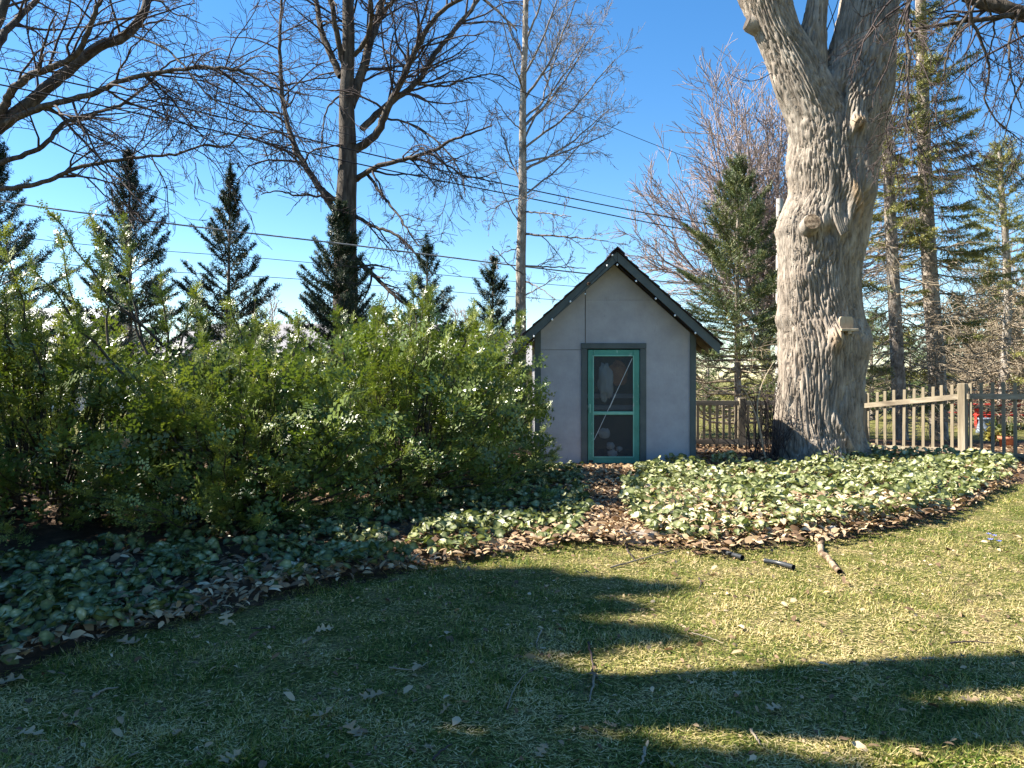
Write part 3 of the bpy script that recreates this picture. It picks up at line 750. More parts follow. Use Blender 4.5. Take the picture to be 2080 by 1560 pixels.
# tall tree behind the hedge
D2 = 21.5
bare_tree('bare_oak', 'tall bare tree with many upswept limbs rising behind the hedge', D2,
    [(702, 885, 66), (700, 640, 56), (700, 430, 50), (705, 300, 44), (702, 200, 36), (706, 100, 27), (705, 0, 23), (704, -150, 17), (700, -300, 9)],
    [([(678, 425), (633, 357), (602, 303), (586, 259), (575, 202), (569, 67), (572, 0), (580, -90)], 14, 4, 1.5),
     ([(692, 155), (665, 95), (650, 50), (642, 0), (630, -120)], 15, 7, .8),
     ([(700, 140), (682, 60), (672, 0), (664, -110)], 13, 7, -1.2),
     ([(712, 215), (735, 150), (750, 90), (765, 50), (775, 0), (790, -120)], 22, 9, 1.0),
     ([(766, 42), (785, 18), (800, 2), (840, -60)], 10, 5, -.6),
     ([(720, 112), (742, 84), (753, 40), (752, 0), (756, -110)], 10, 6, -1.4),
     ([(722, 305), (760, 277), (790, 215), (820, 155), (850, 90), (880, 40), (920, 8), (960, -10), (1010, 22), (1050, 62)], 18, 3, -2.0),
     ([(735, 262), (790, 210), (850, 165), (880, 115), (920, 65), (970, 0), (1010, -80)], 15, 7, 1.2),
     ([(724, 365), (760, 340), (820, 325), (880, 305), (930, 280), (1000, 255)], 12, 3, -2.2),
     ([(870, 308), (915, 340), (960, 362), (1010, 350)], 5, 2, -.5),
     ([(722, 438), (760, 460), (800, 475), (850, 520), (880, 560)], 8, 2.5, -1.5),
     ([(745, 352), (780, 400), (810, 440), (850, 500)], 7, 2.5, -2.0),
     ([(682, 408), (640, 398), (600, 396), (560, 388), (530, 395)], 6, 2, -1.0),
     ([(686, 410), (650, 380), (640, 372)], 9, 6, .3),
     ([(690, 195), (665, 220), (655, 270), (652, 320)], 4, 2, -.8),
     ([(850, 172), (900, 175), (950, 160), (1000, 150), (1060, 185)], 5, 2, -1.0),
     ([(760, 235), (840, 255), (900, 300), (940, 360), (945, 400)], 5, 2, -2.0),
     ([(712, 520), (760, 560), (800, 600), (860, 640)], 12, 3, -1.0), ([(702, 100), (715, 0), (730, -150)], 12, 6, 1.0)],
    DROOP, 23, M['bark_dark'], M['bark_dark'], M['twig'], (P(702, 885, D2)[0], D2, 0))

# slender pale tree left of the shed
D3 = 19.5
rs3 = np.random.RandomState(31)
l3 = []
for y, x1, y1, w in [(300, 1250, 120, 5), (345, 1235, 225, 6), (395, 1225, 235, 4), (255, 1210, 60, 6), (200, 1180, -20, 6), (150, 1150, -60, 5), (280, 1150, 40, 5), (475, 1235, 490, 5), (430, 1160, 440, 4), (540, 1190, 545, 4), (570, 1130, 610, 3),
                     (330, 1240, 270, 5), (385, 1010, 240, 4), (470, 1000, 330, 3), (400, 985, 430, 3), (560, 1000, 500, 3), (120, 1010, -20, 4), (190, 1020, 40, 4), (270, 1005, 200, 3), (360, 1000, 300, 3), (600, 1130, 560, 3), (90, 1120, -80, 5), (500, 1010, 520, 3), (240, 1190, 80, 5)]:
    xm = 1066 + (x1 - 1066) * .45; ym = y + (y1 - y) * .35
    l3.append(([(1066, y), (xm, ym), (x1, y1)], w, 1.6, rs3.uniform(-1.5, 1.5), .15))
spec3 = dict(SPEC); spec3['lmax'] = {1: 1.3, 2: .7, 3: .35}; spec3['per_m'] = 3.4; spec3['rmin'] = .0045
bare_tree('birch_tree', 'slender pale straight bare tree just left of the shed', D3,
    [(1056, 880, 27), (1058, 700, 24), (1062, 540, 21), (1066, 380, 18), (1066, 260, 15), (1069, 100, 12), (1070, 0, 11), (1072, -150, 7), (1075, -300, 3)],
    l3, spec3, 37, M['bark_pale'], M['twig_pale'], M['twig_pale'], (P(1056, 880, D3)[0], D3, 0))

# limb and hanging twigs entering at the top right from a tree out of frame
D4 = 11.5
specH = {1: (6, .5, .6, .16, -.10, 8), 2: (6, .5, .7, .2, -.06, 5), 3: (3, .5, .7, .25, 0, 3), 'rmin': .0045, 'per_m': 5.0, 'lmax': {1: 1.8, 2: .9, 3: .4}}
bare_tree('overhanging_tree', 'dark bare limb with hanging twigs reaching in at the upper right corner', D4,
    [(2560, 1000, 70), (2550, 700, 62), (2530, 400, 58), (2500, 100, 50), (2480, -150, 40), (2450, -300, 30)],
    [([(2500, 120), (2300, 60), (2170, 45), (2080, 28), (2000, 5), (1960, -10)], 44, 26, .5, .2),
     ([(2060, 30), (1990, 40), (1900, 52), (1860, 60), (1840, 85)], 12, 5, .8, .1),
     ([(2100, -60), (1960, -90), (1880, -60), (1848, 0), (1842, 60), (1846, 130), (1842, 200), (1840, 245), (1850, 270), (1852, 300)], 16, 2, -.6, .35),
     ([(1960, -10), (1975, 40), (1995, 90), (2010, 150), (2000, 195), (2030, 250), (2080, 290)], 7, 2, .4, .1),
     ([(1990, 0), (1960, 40), (1930, 90), (1915, 160), (1900, 215), (1905, 250), (1940, 310)], 6, 2, -.4, .1),
     ([(2070, 20), (2050, 90), (2055, 160), (2075, 220)], 7, 2, -.5, .1),
     ([(2120, 20), (2100, 120), (2060, 200), (2040, 280)], 7, 2, .5, .1),
     ([(2000, 0), (2020, 60), (2005, 120), (1990, 170)], 5, 2, 1.0, .1),
     ([(1840, 120), (1820, 190), (1800, 250), (1805, 300), (1840, 345)], 4, 2, .6, .1),
     ([(2490, -50), (2300, -150), (2100, -170), (1950, -140)], 30, 10, -.6, .2)],
    specH, 41, M['bark_dark'], M['bark_dark'], M['twig'], (P(2560, 1000, D4)[0], D4, 0))

# round bare tree far behind the maple
def round_tree(name, label, px, d, zfork, H, R, seed, mat, spec, nl, group=None, r=.3, spread=1.0):
    rs = np.random.RandomState(seed); x = (px - 1040) / F * d
    t = empty(name, (x, d, 0), label, 'tree', group)
    tb = Tubes(); tb.add(smooth_path([(x, d, -.1), (x + .1, d, zfork * .5), (x, d, zfork), (x, d, zfork + (H - zfork) * .35)], 14), np.linspace(r, r * .5, 14), 10)
    link('trunk', tb.mesh('trunk', mat), t)
    tw = Tubes()
    for k in range(nl):
        a = k * 2.4 + rs.uniform(-.3, .3); up = rs.uniform(.35, 1.0)
        rk = rs.uniform(.15, 1.0) ** .5 if up > .65 else 1.0
        tip = np.array([x + math.cos(a) * R * rk * math.sqrt(max(0, 1 - (up - .35) ** 2 * 2.0)) * spread, d + math.sin(a) * R * .8 * rk, zfork + (H - zfork) * up])
        st = np.array([x, d, zfork + (H - zfork) * .3 * rs.uniform(0, 1)])
        mid = st * .5 + tip * .5 + np.array([0, 0, -.06 * H * rs.uniform(-.3, 1)])
        p = smooth_path([st, mid, tip], 12); p[1:] += rs.normal(size=p[1:].shape) * .08
        rr = np.linspace(r * .32, spec['rmin'] * 1.4, 12)
        lt = Tubes(); lt.add(p, rr, 6); link('limb', lt.mesh('limb', mat), t)
        sprout(tw, p, rr, 1, rs, spec, .15, int(np.linalg.norm(tip - st) * spec['per_m']))
    link('twigs', tw.mesh('twigs', mat), t)
    return t
specF = {1: (7, .35, .65, .14, .03, 4), 2: (8, .50, .6, .16, .03, 3), 'rmin': .013, 'per_m': 2.2, 'lmax': {1: 2.6, 2: 1.5}}
round_tree('far_bare_tree', 'large rounded pinkish bare tree behind the maple and spruce', 1555, 36, 2.5, 15.4, 6.6, 51, M['twig_pink'], specF, 56)

# ------------------------------------------------------------------ evergreens
def brush_template(n, w, seed):
    rs = np.random.RandomState(seed); V, T = [], []
    for k in range(n):
        x = (k + rs.uniform(0, 1)) / n; a = k * 2.399 + rs.uniform(-.4, .4)
        c, s = math.cos(a), math.sin(a); o = len(V)
        ln = w * (1.0 - .45 * max(0, x - .7) / .3)
        V += [(x - .035, -s * .10, c * .10), (x + .035, s * .10, -c * .10), (x + .16, c * ln, s * ln)]
        T.append((o, o + 1, o + 2))
    return np.array(V, float), np.array(T)
BRUSH = {n: brush_template(n, 1.0, 3) for n in (6, 8, 12)}
def scaled(Mx, sx, sy, sz):
    return Mx * np.stack([sx, sy, sz], -1)[:, None, :]

def conifer(name, label, x, y, H, R, seed, mat, z0=.3, dz=.28, nb=7, tw=.075, droop=0.0, sweep=.35, shape=.85, group=None, trunk_r=None, wid=.035, dens=1.0,
            path=None, bark=None, bare_to=0.0, tl=.34, tonev=.16, gap=0.0, top_len=.06, dead=None, base_z=0.0, ndl=12):
    rs = np.random.RandomState(seed)
    t = empty(name, (x, y, base_z), label, 'tree', group)
    axis = smooth_path(path, 40) if path is not None else smooth_path([(x, y, base_z), (x + rs.uniform(-.05, .05), y, H * .5), (x, y, H)], 30)
    tr = trunk_r or H * .014
    tb = Tubes(); tb.add(axis, np.linspace(tr, tr * .12, len(axis)) if path is None else np.linspace(tr, tr * .45, len(axis)), 10)
    link('trunk', tb.mesh('trunk', bark or M['bark_spruce']), t)
    br, dd = Tubes(), Tubes()
    pos, dirs, lens, tones, nrms = [], [], [], [], []
    z = z0
    while z < H - .04:
        u = (z - z0) / (H - z0)
        Lm = max(R * (1 - u) ** shape, top_len)
        p0 = np.array([np.interp(z, axis[:, 2], axis[:, 0]), np.interp(z, axis[:, 2], axis[:, 1]), z])
        k = max(3, int(nb * (.6 + .4 * (1 - u)) * rs.uniform(.8, 1.2)))
        a0 = rs.uniform(0, 6.28)
        for b in range(k):
            a = a0 + b * 6.283 / k + rs.uniform(-.25, .25)
            L = Lm * rs.uniform(.65, 1.15)
            el = sweep + 1.0 * u ** 2 - droop * (1 - u) + rs.uniform(-.15, .15)
            out = np.array([math.cos(a), math.sin(a), 0])
            st = p0 + np.array([0, 0, rs.uniform(-.5, .5) * dz])
            tip = st + (out * math.cos(el) + np.array([0, 0, math.sin(el)])) * L
            mid = (st + tip) / 2 - np.array([0, 0, .10 * L * (1 - u)])
            n = 7; pp = smooth_path([st, mid, tip], n)
            isdead = z < bare_to and rs.uniform() < .86
            r_ = max(.004, .012 * L)
            if isdead:
                pp[1:] += rs.normal(size=(n - 1, 3)) * .03 * L
                dd.add(pp, np.linspace(r_, .004, n), 4)
                if dead: sprout(dd, pp, np.linspace(r_, .004, n), 1, rs, dead, .25, int(L * dead['per_m']))
                continue
            br.add(pp, np.linspace(r_, .003, n), 4)
            if gap and rs.uniform() < gap: continue
            m = max(3, int(L * 2 / tw * dens))
            ts = np.sort(rs.uniform(.12 if L < .8 else .25, 1.0, m))
            seg = np.clip((ts * (n - 1)).astype(int), 0, n - 2); f = (ts * (n - 1) - seg)[:, None]
            pt = pp[seg] * (1 - f) + pp[seg + 1] * f
            d = unit(pp[seg + 1] - pp[seg])
            side = unit(np.cross(d, [0, 0, 1.0])) * np.where(rs.uniform(size=m) < .5, -1, 1)[:, None]
            ang = rs.uniform(.5, 1.0, m)[:, None]
            tdir = d * np.cos(ang) + side * np.sin(ang) + np.array([0, 0, 1]) * rs.uniform(-.15, .35, m)[:, None] - np.array([0, 0, 1.0]) * droop * rs.uniform(.4, 1.6, m)[:, None]
            ln = np.clip((.12 + tl * L * (1.05 - ts)) * rs.uniform(.6, 1.2, m), .09, .42)
            pos.append(pt); dirs.append(unit(tdir)); lens.append(ln); nrms.append(np.repeat(np.array([[0, 0.01, 1.0]]), m, 0))
            tones.append(rs.uniform(-tonev, tonev, m) + rs.uniform(-.1, .1) + .12 * u)
            # brushes along the branch itself
            kk = np.arange(1, n - 1); pos.append(pp[kk]); dirs.append(unit(pp[kk + 1] - pp[kk])); lens.append(np.linalg.norm(pp[kk + 1] - pp[kk], axis=1) * 1.2)
            nrms.append(np.repeat(np.array([[0, .01, 1.0]]), len(kk), 0)); tones.append(rs.uniform(-tonev, tonev, len(kk)))
        z += dz * rs.uniform(.8, 1.2) * (1 if u < .8 else .6)
    # leader
    for k in range(4):
        zz = H - .30 * (k / 4); pos.append(np.array([[axis[-1, 0], axis[-1, 1], zz - .05]])); dirs.append(np.array([[.02, .01, 1.0]])); lens.append(np.array([.24])); nrms.append(np.array([[1., 0, 0]])); tones.append(np.zeros(1))
    pos, dirs, lens, tones, nrms = map(np.concatenate, (pos, dirs, lens, tones, nrms))
    Fm = scaled(frames(dirs, nrms + rs.normal(size=nrms.shape) * .3), lens, np.full(len(lens), wid), np.full(len(lens), wid))
    V, T, to = scatter(*BRUSH[ndl], pos, Fm, np.ones((len(pos), 1)), np.full(len(BRUSH[ndl][0]), .42), tones)
    if br.n: link('branches', br.mesh('branches', M['bark_spruce']), t)
    if dd.n: link('dead_branches', dd.mesh('dead_branches', M['twig_tan']), t)
    link('foliage', tri_mesh('foliage', V, T, mat, to), t)
    return t

DS = 18.6
for k, (px, py, d, R, lab) in enumerate([
        (-8, 283, 17.6, 2.3, 'dark young spruce cut by the left edge of the picture'),
        (262, 312, 18.4, 2.1, 'young spruce standing second from the left, under the bare limbs'),
        (468, 356, 18.7, 1.95, 'young spruce with open sky on both sides, third from the left'),
        (690, 424, 19.2, 1.75, 'young spruce directly in front of the tall bare trunk'),
        (868, 494, 19.0, 1.5, 'short young spruce to the right of the tall bare trunk'),
        (1002, 524, 19.2, 1.35, 'smallest young spruce beside the slender pale tree')]):
    c = P(px, py, d)
    conifer('young_spruce', lab, c[0], d, c[2], R, 60 + k, M['spruce'], z0=1.0, dz=.34 if k != 3 else .22, nb=8, tw=.085, sweep=.45, shape=.66 if k != 3 else .5, wid=.090, group='young spruces behind the hedge', trunk_r=.085, tl=.36, top_len=.28)
# spruce between shed and maple
c = P(1500, 330, 17.6)
conifer('spruce_tree', 'bushy green spruce between the shed roof and the maple', c[0], 17.6, c[2], 2.5, 71, M['blue_spruce'], z0=.5, dz=.27, nb=9, tw=.07, sweep=.25, droop=.05, shape=.58, wid=.066, tl=.40, trunk_r=.10, tonev=.3,
        bare_to=1.7, dead={1: (4, .4, .7, .15, -.02, 4), 2: (3, .5, .7, .2, 0, 3), 'rmin': .005, 'per_m': 5})
# tall thin spruces on the right, bare below
deadS = {1: (4, .45, .7, .16, -.04, 3), 2: (3, .5, .7, .2, -.05, 2), 'rmin': .006, 'per_m': 4.2}
def path_of(pts, d): return np.array([P(a, b, d) for a, b in pts])[::1]
pa = path_of([(1832, 925, ), (1824, 760), (1814, 560), (1806, 380), (1800, 200), (1796, 0), (1794, -200)], 17.6)
conifer('tall_spruce', 'tall thin spruce trunk just right of the maple, bare below', pa[0, 0], 17.6, pa[-1, 2], 1.7, 81, M['spruce_y'], z0=1.0, dz=.30, nb=7, tw=.06, sweep=.05, droop=.28, shape=.5, wid=.07, tl=.45, trunk_r=.17,
        path=pa, bare_to=4.8, dead=deadS, tonev=.35, gap=.30, group='tall spruces behind the picket fence', dens=.8)
pb = path_of([(1908, 925), (1903, 760), (1889, 560), (1880, 380), (1875, 200), (1870, 0), (1866, -200)], 18.4)
conifer('tall_spruce', 'tall thick trunked spruce behind the fence, second from the maple', pb[0, 0], 18.4, pb[-1, 2], 1.9, 82, M['spruce_y'], z0=1.2, dz=.28, nb=7, tw=.055, sweep=.05, droop=.30, shape=.5, wid=.07, tl=.45, trunk_r=.22,
        path=pb, bare_to=4.6, dead=deadS, tonev=.35, gap=.30, group='tall spruces behind the picket fence', dens=.95)
pc = path_of([(2032, 880), (2040, 760), (2047, 620), (2042, 480), (2034, 380), (2030, 300)], 22.5)
conifer('tall_spruce', 'pale trunked spruce nearest the right edge, with dead lower twigs', pc[0, 0], 22.5, pc[-1, 2], 2.0, 83, M['spruce_y'], z0=.6, dz=.26, nb=8, tw=.08, sweep=.05, droop=.25, shape=.4, wid=.08, tl=.45, trunk_r=.15,
        path=pc, bare_to=4.6, dead={1: (5, .45, .7, .16, -.02, 3), 2: (4, .5, .7, .2, -.03, 2), 'rmin': .008, 'per_m': 4.5}, tonev=.35, group='tall spruces behind the picket fence', dens=.7, bark=M['bark_pale'])
# far evergreens and brush beyond the fence
for k, (px, py, d, R, mat, lab) in enumerate([
        (1772, 640, 27, 1.9, 'cedar', 'round green evergreen far behind the fence, nearest the maple'),
        (1850, 690, 30, 1.9, 'cedar', 'low green evergreen between the two tall spruce trunks'),
        (1945, 610, 33, 2.2, 'spruce_y', 'yellowish evergreen behind the fence post'),
        (2010, 560, 36, 2.6, 'spruce_y', 'tall pale evergreen behind the right hand spruce'),
        (2105, 480, 34, 2.6, 'cedar', 'green evergreen at the right edge behind the red table'),
        (1640, 640, 34, 2.4, 'cedar', 'green evergreen hidden behind the maple trunk'),
        (1440, 690, 33, 2.2, 'cedar', 'low evergreen beyond the fence just right of the shed'),
        (1555, 700, 30, 2.0, 'spruce_y', 'low yellowish evergreen beyond the fence left of the maple')]):
    c = P(px, py, d)
    conifer('far_evergreen', lab, c[0], d, c[2], R, 90 + k, M[mat], z0=.3, dz=.34, nb=8, tw=.11, sweep=.25, shape=.5, wid=.13, trunk_r=.1, tonev=.35, group='evergreens beyond the fence', tl=.4, ndl=6)
specB = {1: (6, .4, .6, .16, .05, 3), 2: (4, .5, .6, .2, .03, 2), 'rmin': .010, 'per_m': 3.0, 'lmax': {1: 1.6, 2: .8}}
for k, (px, d, H, R, lab) in enumerate([(1985, 26, 4.6, 1.8, 'tan leafless thicket tree behind the fence post'), (2090, 25, 5.4, 2.0, 'tan leafless thicket tree at the right edge'),
        (1930, 38, 6.0, 2.6, 'pale bare tree far behind the thick spruce trunk'), (2070, 44, 11, 4.0, 'tall hazy bare tree behind the right edge')]):
    round_tree('thicket_tree', lab, px, d, .5, H, R, 110 + k, M['twig_tan'] if k < 3 else M['twig_pink'], specB, 22, 'bare thicket beyond the fence', r=.12)
for k, (px, d, H, lab) in enumerate([(560, 46, 6.3, 'small far bare tree left of the tall trunk, above the hedge'), (940, 60, 7.0, 'small far bare tree between the two shortest spruces'), (640, 52, 6.0, 'faint far bare tree right behind the grey roof')]):
    round_tree('distant_tree', lab, px, d, 1.0, H, 2.6, 120 + k, M['twig_pink'], {**specB, 'rmin': .016}, 16, 'distant bare trees above the hedge', r=.14)

# trees out of frame to the left that shade the lawn
for k, (x, y, H, R, lab) in enumerate([(-7.4, 6.5, 8.1, 1.45, 'dense arborvitae left of the picture beside the hedge end'), (-6.6, 5.35, 7.2, 1.3, 'dense arborvitae left of the picture, second from the hedge'),
        (-6.2, 5.05, 6.0, 1.1, 'shortest arborvitae left of the picture'), (-5.9, 3.7, 6.9, 1.25, 'dense arborvitae left of the picture, nearest the viewer but one'), (-5.6, 2.9, 6.3, 1.2, 'dense arborvitae left of the picture nearest the viewer'),
        (-9.0, 6.2, 9.4, 1.6, 'tallest arborvitae of the second row left of the picture'), (-9.1, 5.1, 8.9, 1.5, 'middle arborvitae of the second row left of the picture'), (-9.0, 4.1, 9.2, 1.5, 'arborvitae of the second row left of the picture nearest the viewer')]):
    conifer('arborvitae', lab, x, y, H, R, 131 + k, M['cedar'], z0=.15, dz=.33, nb=9, tw=.16, sweep=.6, shape=.24, wid=.23, gap=.10, group='evergreens left of the picture', tl=.45, ndl=6)
t = empty('shade_tree', (-5.7, 4.30, 0), 'forked bare trunk left of the picture casting the long shadow', 'tree')
tb = Tubes(); tb.add(smooth_path([(-5.7, 4.30, -.1), (-5.65, 4.32, 3), (-5.7, 4.34, 6.4)], 14), np.linspace(.42, .32, 14), 14)
link('trunk', tb.mesh('trunk', M['bark_dark']), t)
rs_ = np.random.RandomState(4)
for p_, r0_, r1_ in (([(-5.7, 4.34, 6.2), (-5.7, 4.62, 7.3), (-5.6, 5.08, 8.7), (-5.4, 5.50, 11)], .27, .15), ([(-5.7, 4.34, 6.2), (-5.8, 4.26, 7.4), (-5.7, 4.34, 8.8), (-5.6, 4.50, 11)], .26, .13), ([(-5.6, 4.30, 5.2), (-5.2, 4.40, 6.2), (-4.6, 4.60, 7.0)], .13, .05)):
    p = smooth_path(p_, 12); tb = Tubes(); tb.add(p, np.linspace(r0_, r1_, 12), 10); sprout(tb, p, np.linspace(.04, .02, 12), 1, rs_, {1: (5, .4, .7, .15, .02, 5), 2: (4, .5, .7, .2, 0, 3), 'rmin': .008}, .2, 5)
    link('limb', tb.mesh('limb', M['bark_dark']), t)

# ------------------------------------------------------------------ picket fence
fence = empty('picket_fence', (6.0, 14.0, 0), 'weathered wooden picket fence behind the shed and maple', 'fence')
rsf = np.random.RandomState(9)
PK = MB().box(-.029, .029, -.009, .009, 0, 1.22, .004).mesh('picket', M['fence'])
PO = MB().box(-.068, .068, -.068, .068, -.05, 1.42, .010).mesh('post', M['fence'])
def fence_run(p0, p1, top, bot, over, sp, end_post=None, start_post=.88):
    p0, p1 = np.array(p0, float), np.array(p1, float); L = np.linalg.norm(p1 - p0); D = (p1 - p0) / L; N = np.array([D[1], -D[0]])
    if N[1] > 0: N = -N
    rot = math.atan2(D[1], D[0])
    for pp, k in ((p0, start_post), (p1, end_post)):
        if k:
            o = link('post', PO, fence, (pp[0] - 6, pp[1] - 14, 0), (rsf.uniform(-.01, .01), rsf.uniform(-.012, .012), rot)); o.scale = (1, 1, k)
    for (z0_, z1_), hh in ((top, .10), (bot, .105)):
        a, b = p0 + D * .073 + N * .012, p1 - D * .073 + N * .012; V = []
        for (q_, zz) in ((a, z0_), (b, z1_)):
            for off in (0, .036):
                for up in (-hh / 2, hh / 2): V.append((q_[0] + N[0] * off, q_[1] + N[1] * off, zz + up))
        link('rail', poly_mesh('rail', V, [(0, 1, 3, 2), (4, 6, 7, 5), (0, 4, 5, 1), (2, 3, 7, 6), (1, 5, 7, 3), (0, 2, 6, 4)], M['rail']), fence)
    s_ = .13
    while s_ < L - .10:
        f = s_ / L; zb = bot[0] * (1 - f) + bot[1] * f - .13 + rsf.uniform(-.012, .012); zt = top[0] * (1 - f) + top[1] * f + over + rsf.uniform(-.012, .012)
        p = p0 + D * s_
        o = link('picket', PK, fence, (p[0] - 6, p[1] - 14, zb), (rsf.uniform(-.012, .012), rsf.uniform(-.015, .015), rot + rsf.uniform(-.05, .05))); o.scale = (1, 1, (zt - zb) / 1.22)
        s_ += sp + rsf.uniform(-.01, .01)
fence_run((7.30, 15.4), (8.47, 13.86), (.95, 1.17), (.09, .15), .25, .180)
fence_run((8.47, 13.86), (9.92, 11.95), (1.18, 1.20), (.14, .10), .25, .180, None, 1.0)
for k in range(4):
    xa, xb = 7.2 - 2.4 * k, 7.2 - 2.4 * (k + 1)
    fence_run((xb, 15.42 + .02 * (k + 1)), (xa, 15.42 + .02 * k), (1.0, 1.0), (.19, .19), .05, .135, None, .78)

# ------------------------------------------------------------------ utility poles and cables
def pole(px, d, ztop, label, x=None):
    x = (px - 1040) / F * d if x is None else x
    t = empty('utility_pole', (x, d, 0), label, 'utility pole', 'utility poles')
    tb = Tubes(); tb.add([(x, d, -.2), (x, d, ztop * .5), (x, d, ztop)], [.15, .135, .115], 14)
    tb.add([(x, d, ztop - .001), (x, d, ztop + .012)], [.115, .01], 14)
    link('shaft', tb.mesh('shaft', M['pole']), t)
    mb = MB().box(x - .09, x + .09, d - .22, d - .12, ztop - .9, ztop - .45, .01)
    link('bracket', mb.mesh('bracket', M['flue']), t)
    return t
pole(1584, 25.2, 7.65, 'pale wooden utility pole behind the maple')
pole(0, 11.0, 7.8, 'wooden utility pole left of the picture', x=-15.8)
def cable(pts, r, mat, label, grey=False):
    """pts: (px, py, depth)"""
    p = smooth_path([P(*q_) for q_ in pts], 50)
    tb = Tubes(); tb.add(p, [r] * len(p), 5)
    o = link('overhead_cable', tb.mesh('overhead_cable', mat))
    return tag(o, label, 'cable', 'overhead cables')
L0 = (-15.8, 11.0)
def toL(z):       # pixel-free end point on the left pole
    d = L0[1]; return (1040 + L0[0] / d * F, HZ - (z - EYE) / d * F, d)
cable([toL(7.55), (0, 138, 14.4), (390, 224, 15.9), (700, 301, 17.6), (1066, 383, 20.1), (1400, 449, 23.3), (1583, 478, 25.1)], .017, M['cable'], 'black overhead cable, upper of the heavy pair across the sky')
cable([toL(7.25), (0, 172, 14.4), (390, 255, 15.9), (700, 327, 17.6), (1066, 401, 20.1), (1400, 468, 23.3), (1583, 500, 25.1)], .017, M['cable'], 'black overhead cable, lower of the heavy pair across the sky')
cable([toL(7.7), (0, 95, 14.4), (600, 247, 17.0), (1066, 360, 20.1), (1300, 413, 22.3), (1583, 466, 25.1)], .008, M['cable'], 'thin overhead wire just above the heavy pair of cables')
cable([toL(6.0), (0, 408, 16.0), (350, 455, 17.0), (700, 496, 17.8), (1060, 541, 19.9), (1350, 572, 22.4), (1583, 590, 25.1)], .019, M['cable_grey'], 'pale grey overhead cable passing behind the shed roof')
cable([toL(5.6), (0, 475, 16.2), (560, 527, 17.9), (1060, 573, 19.9), (1583, 612, 25.1)], .008, M['cable'], 'thin overhead wire below the grey cable')
cable([toL(5.3), (0, 520, 16.4), (620, 568, 18.0), (1100, 607, 20.4), (1583, 634, 25.1)], .008, M['cable'], 'lowest thin overhead wire above the hedge')
cable([(1583, 415, 25.15), (1412, 327, 21.5), (1300, 282, 19.6), (1172, 229, 17.5), (700, 40, 13.5), (450, -90, 11.8)], .008, M['cable'], 'thin service wire rising to the upper left from behind the spruce')

# ------------------------------------------------------------------ neighbours' houses beyond the hedge
def house(name, label, x0, x1, yf, yb, zw, zr, wall, roof, wins, chim=None):
    t = empty(name, ((x0 + x1) / 2, yf, 0), label, 'house')
    link('wall', MB().box(x0, x1, yf, yb, 0, zw).mesh('wall', wall), t)
    ym = (yf + yb) / 2; ov = .45
    V = [(x0 - ov, yf - ov, zw - .15), (x1 + ov, yf - ov, zw - .15), (x1 + ov, ym, zr), (x0 - ov, ym, zr), (x0 - ov, yb + ov, zw - .15), (x1 + ov, yb + ov, zw - .15)]
    V += [(a, b, c_ + .14) for a, b, c_ in V]
    Fc = [(0, 1, 2, 3), (3, 2, 5, 4), (6, 9, 8, 7), (9, 10, 11, 8), (0, 6, 7, 1), (4, 5, 11, 10), (0, 3, 9, 6), (3, 4, 10, 9), (1, 7, 8, 2), (2, 8, 11, 5)]
    rf = link('roof', poly_mesh('roof', V, Fc, roof), t)
    for (wx, wz, ww, wh) in wins:
        w = link('window', MB().box(wx - ww / 2, wx + ww / 2, yf - .05, yf - .002, wz - wh / 2, wz + wh / 2).mesh('window', M['siding_white']), t)
        for s_ in (-1, 1):
            link('pane', MB().box(wx + s_ * ww * .24 - ww * .2, wx + s_ * ww * .24 + ww * .2, yf - .06, yf - .051, wz - wh * .43, wz + wh * .43).mesh('pane', M['glass']), w)
    if chim:
        cx_, r_, z0_, z1_ = chim
        tb = Tubes(); tb.add([(cx_, ym, z0_), (cx_, ym, z1_)], [r_, r_], 14); tb.add([(cx_, ym, z1_), (cx_, ym, z1_ + .02), (cx_, ym, z1_ + .18), (cx_, ym, z1_ + .24)], [r_, r_ * 1.35, r_ * 1.35, .02], 14)
        link('chimney_flue', tb.mesh('chimney_flue', M['flue']), rf)
    return t
house('ranch_house', 'low grey roofed house with dark flue, glimpsed over the hedge', -14.5, -3.8, 31, 39, 2.6, 3.98, M['siding_grey'], M['roof_grey'],
      [(-12, 1.5, 1.4, 1.1), (-8.5, 1.5, 1.4, 1.1), (-5.5, 1.5, 1.2, 1.1)], ((769 - 1040) / F * 35, .26, 3.5, 4.75))
house('white_house', 'white house with pale roof glimpsed through the left spruces', -31, -20.3, 33, 41, 3.2, 4.9, M['siding_white'], M['siding_white'], [(-28, 1.6, 1.4, 1.2), (-23, 1.6, 1.4, 1.2)])
house('beige_garage', 'beige garage with grey roof glimpsed between hedge and shed', -2.2, 2.6, 27, 33, 2.0, 3.0, M['siding_beige'], M['roof_grey'], [(-1.0, 1.2, .9, .8)])

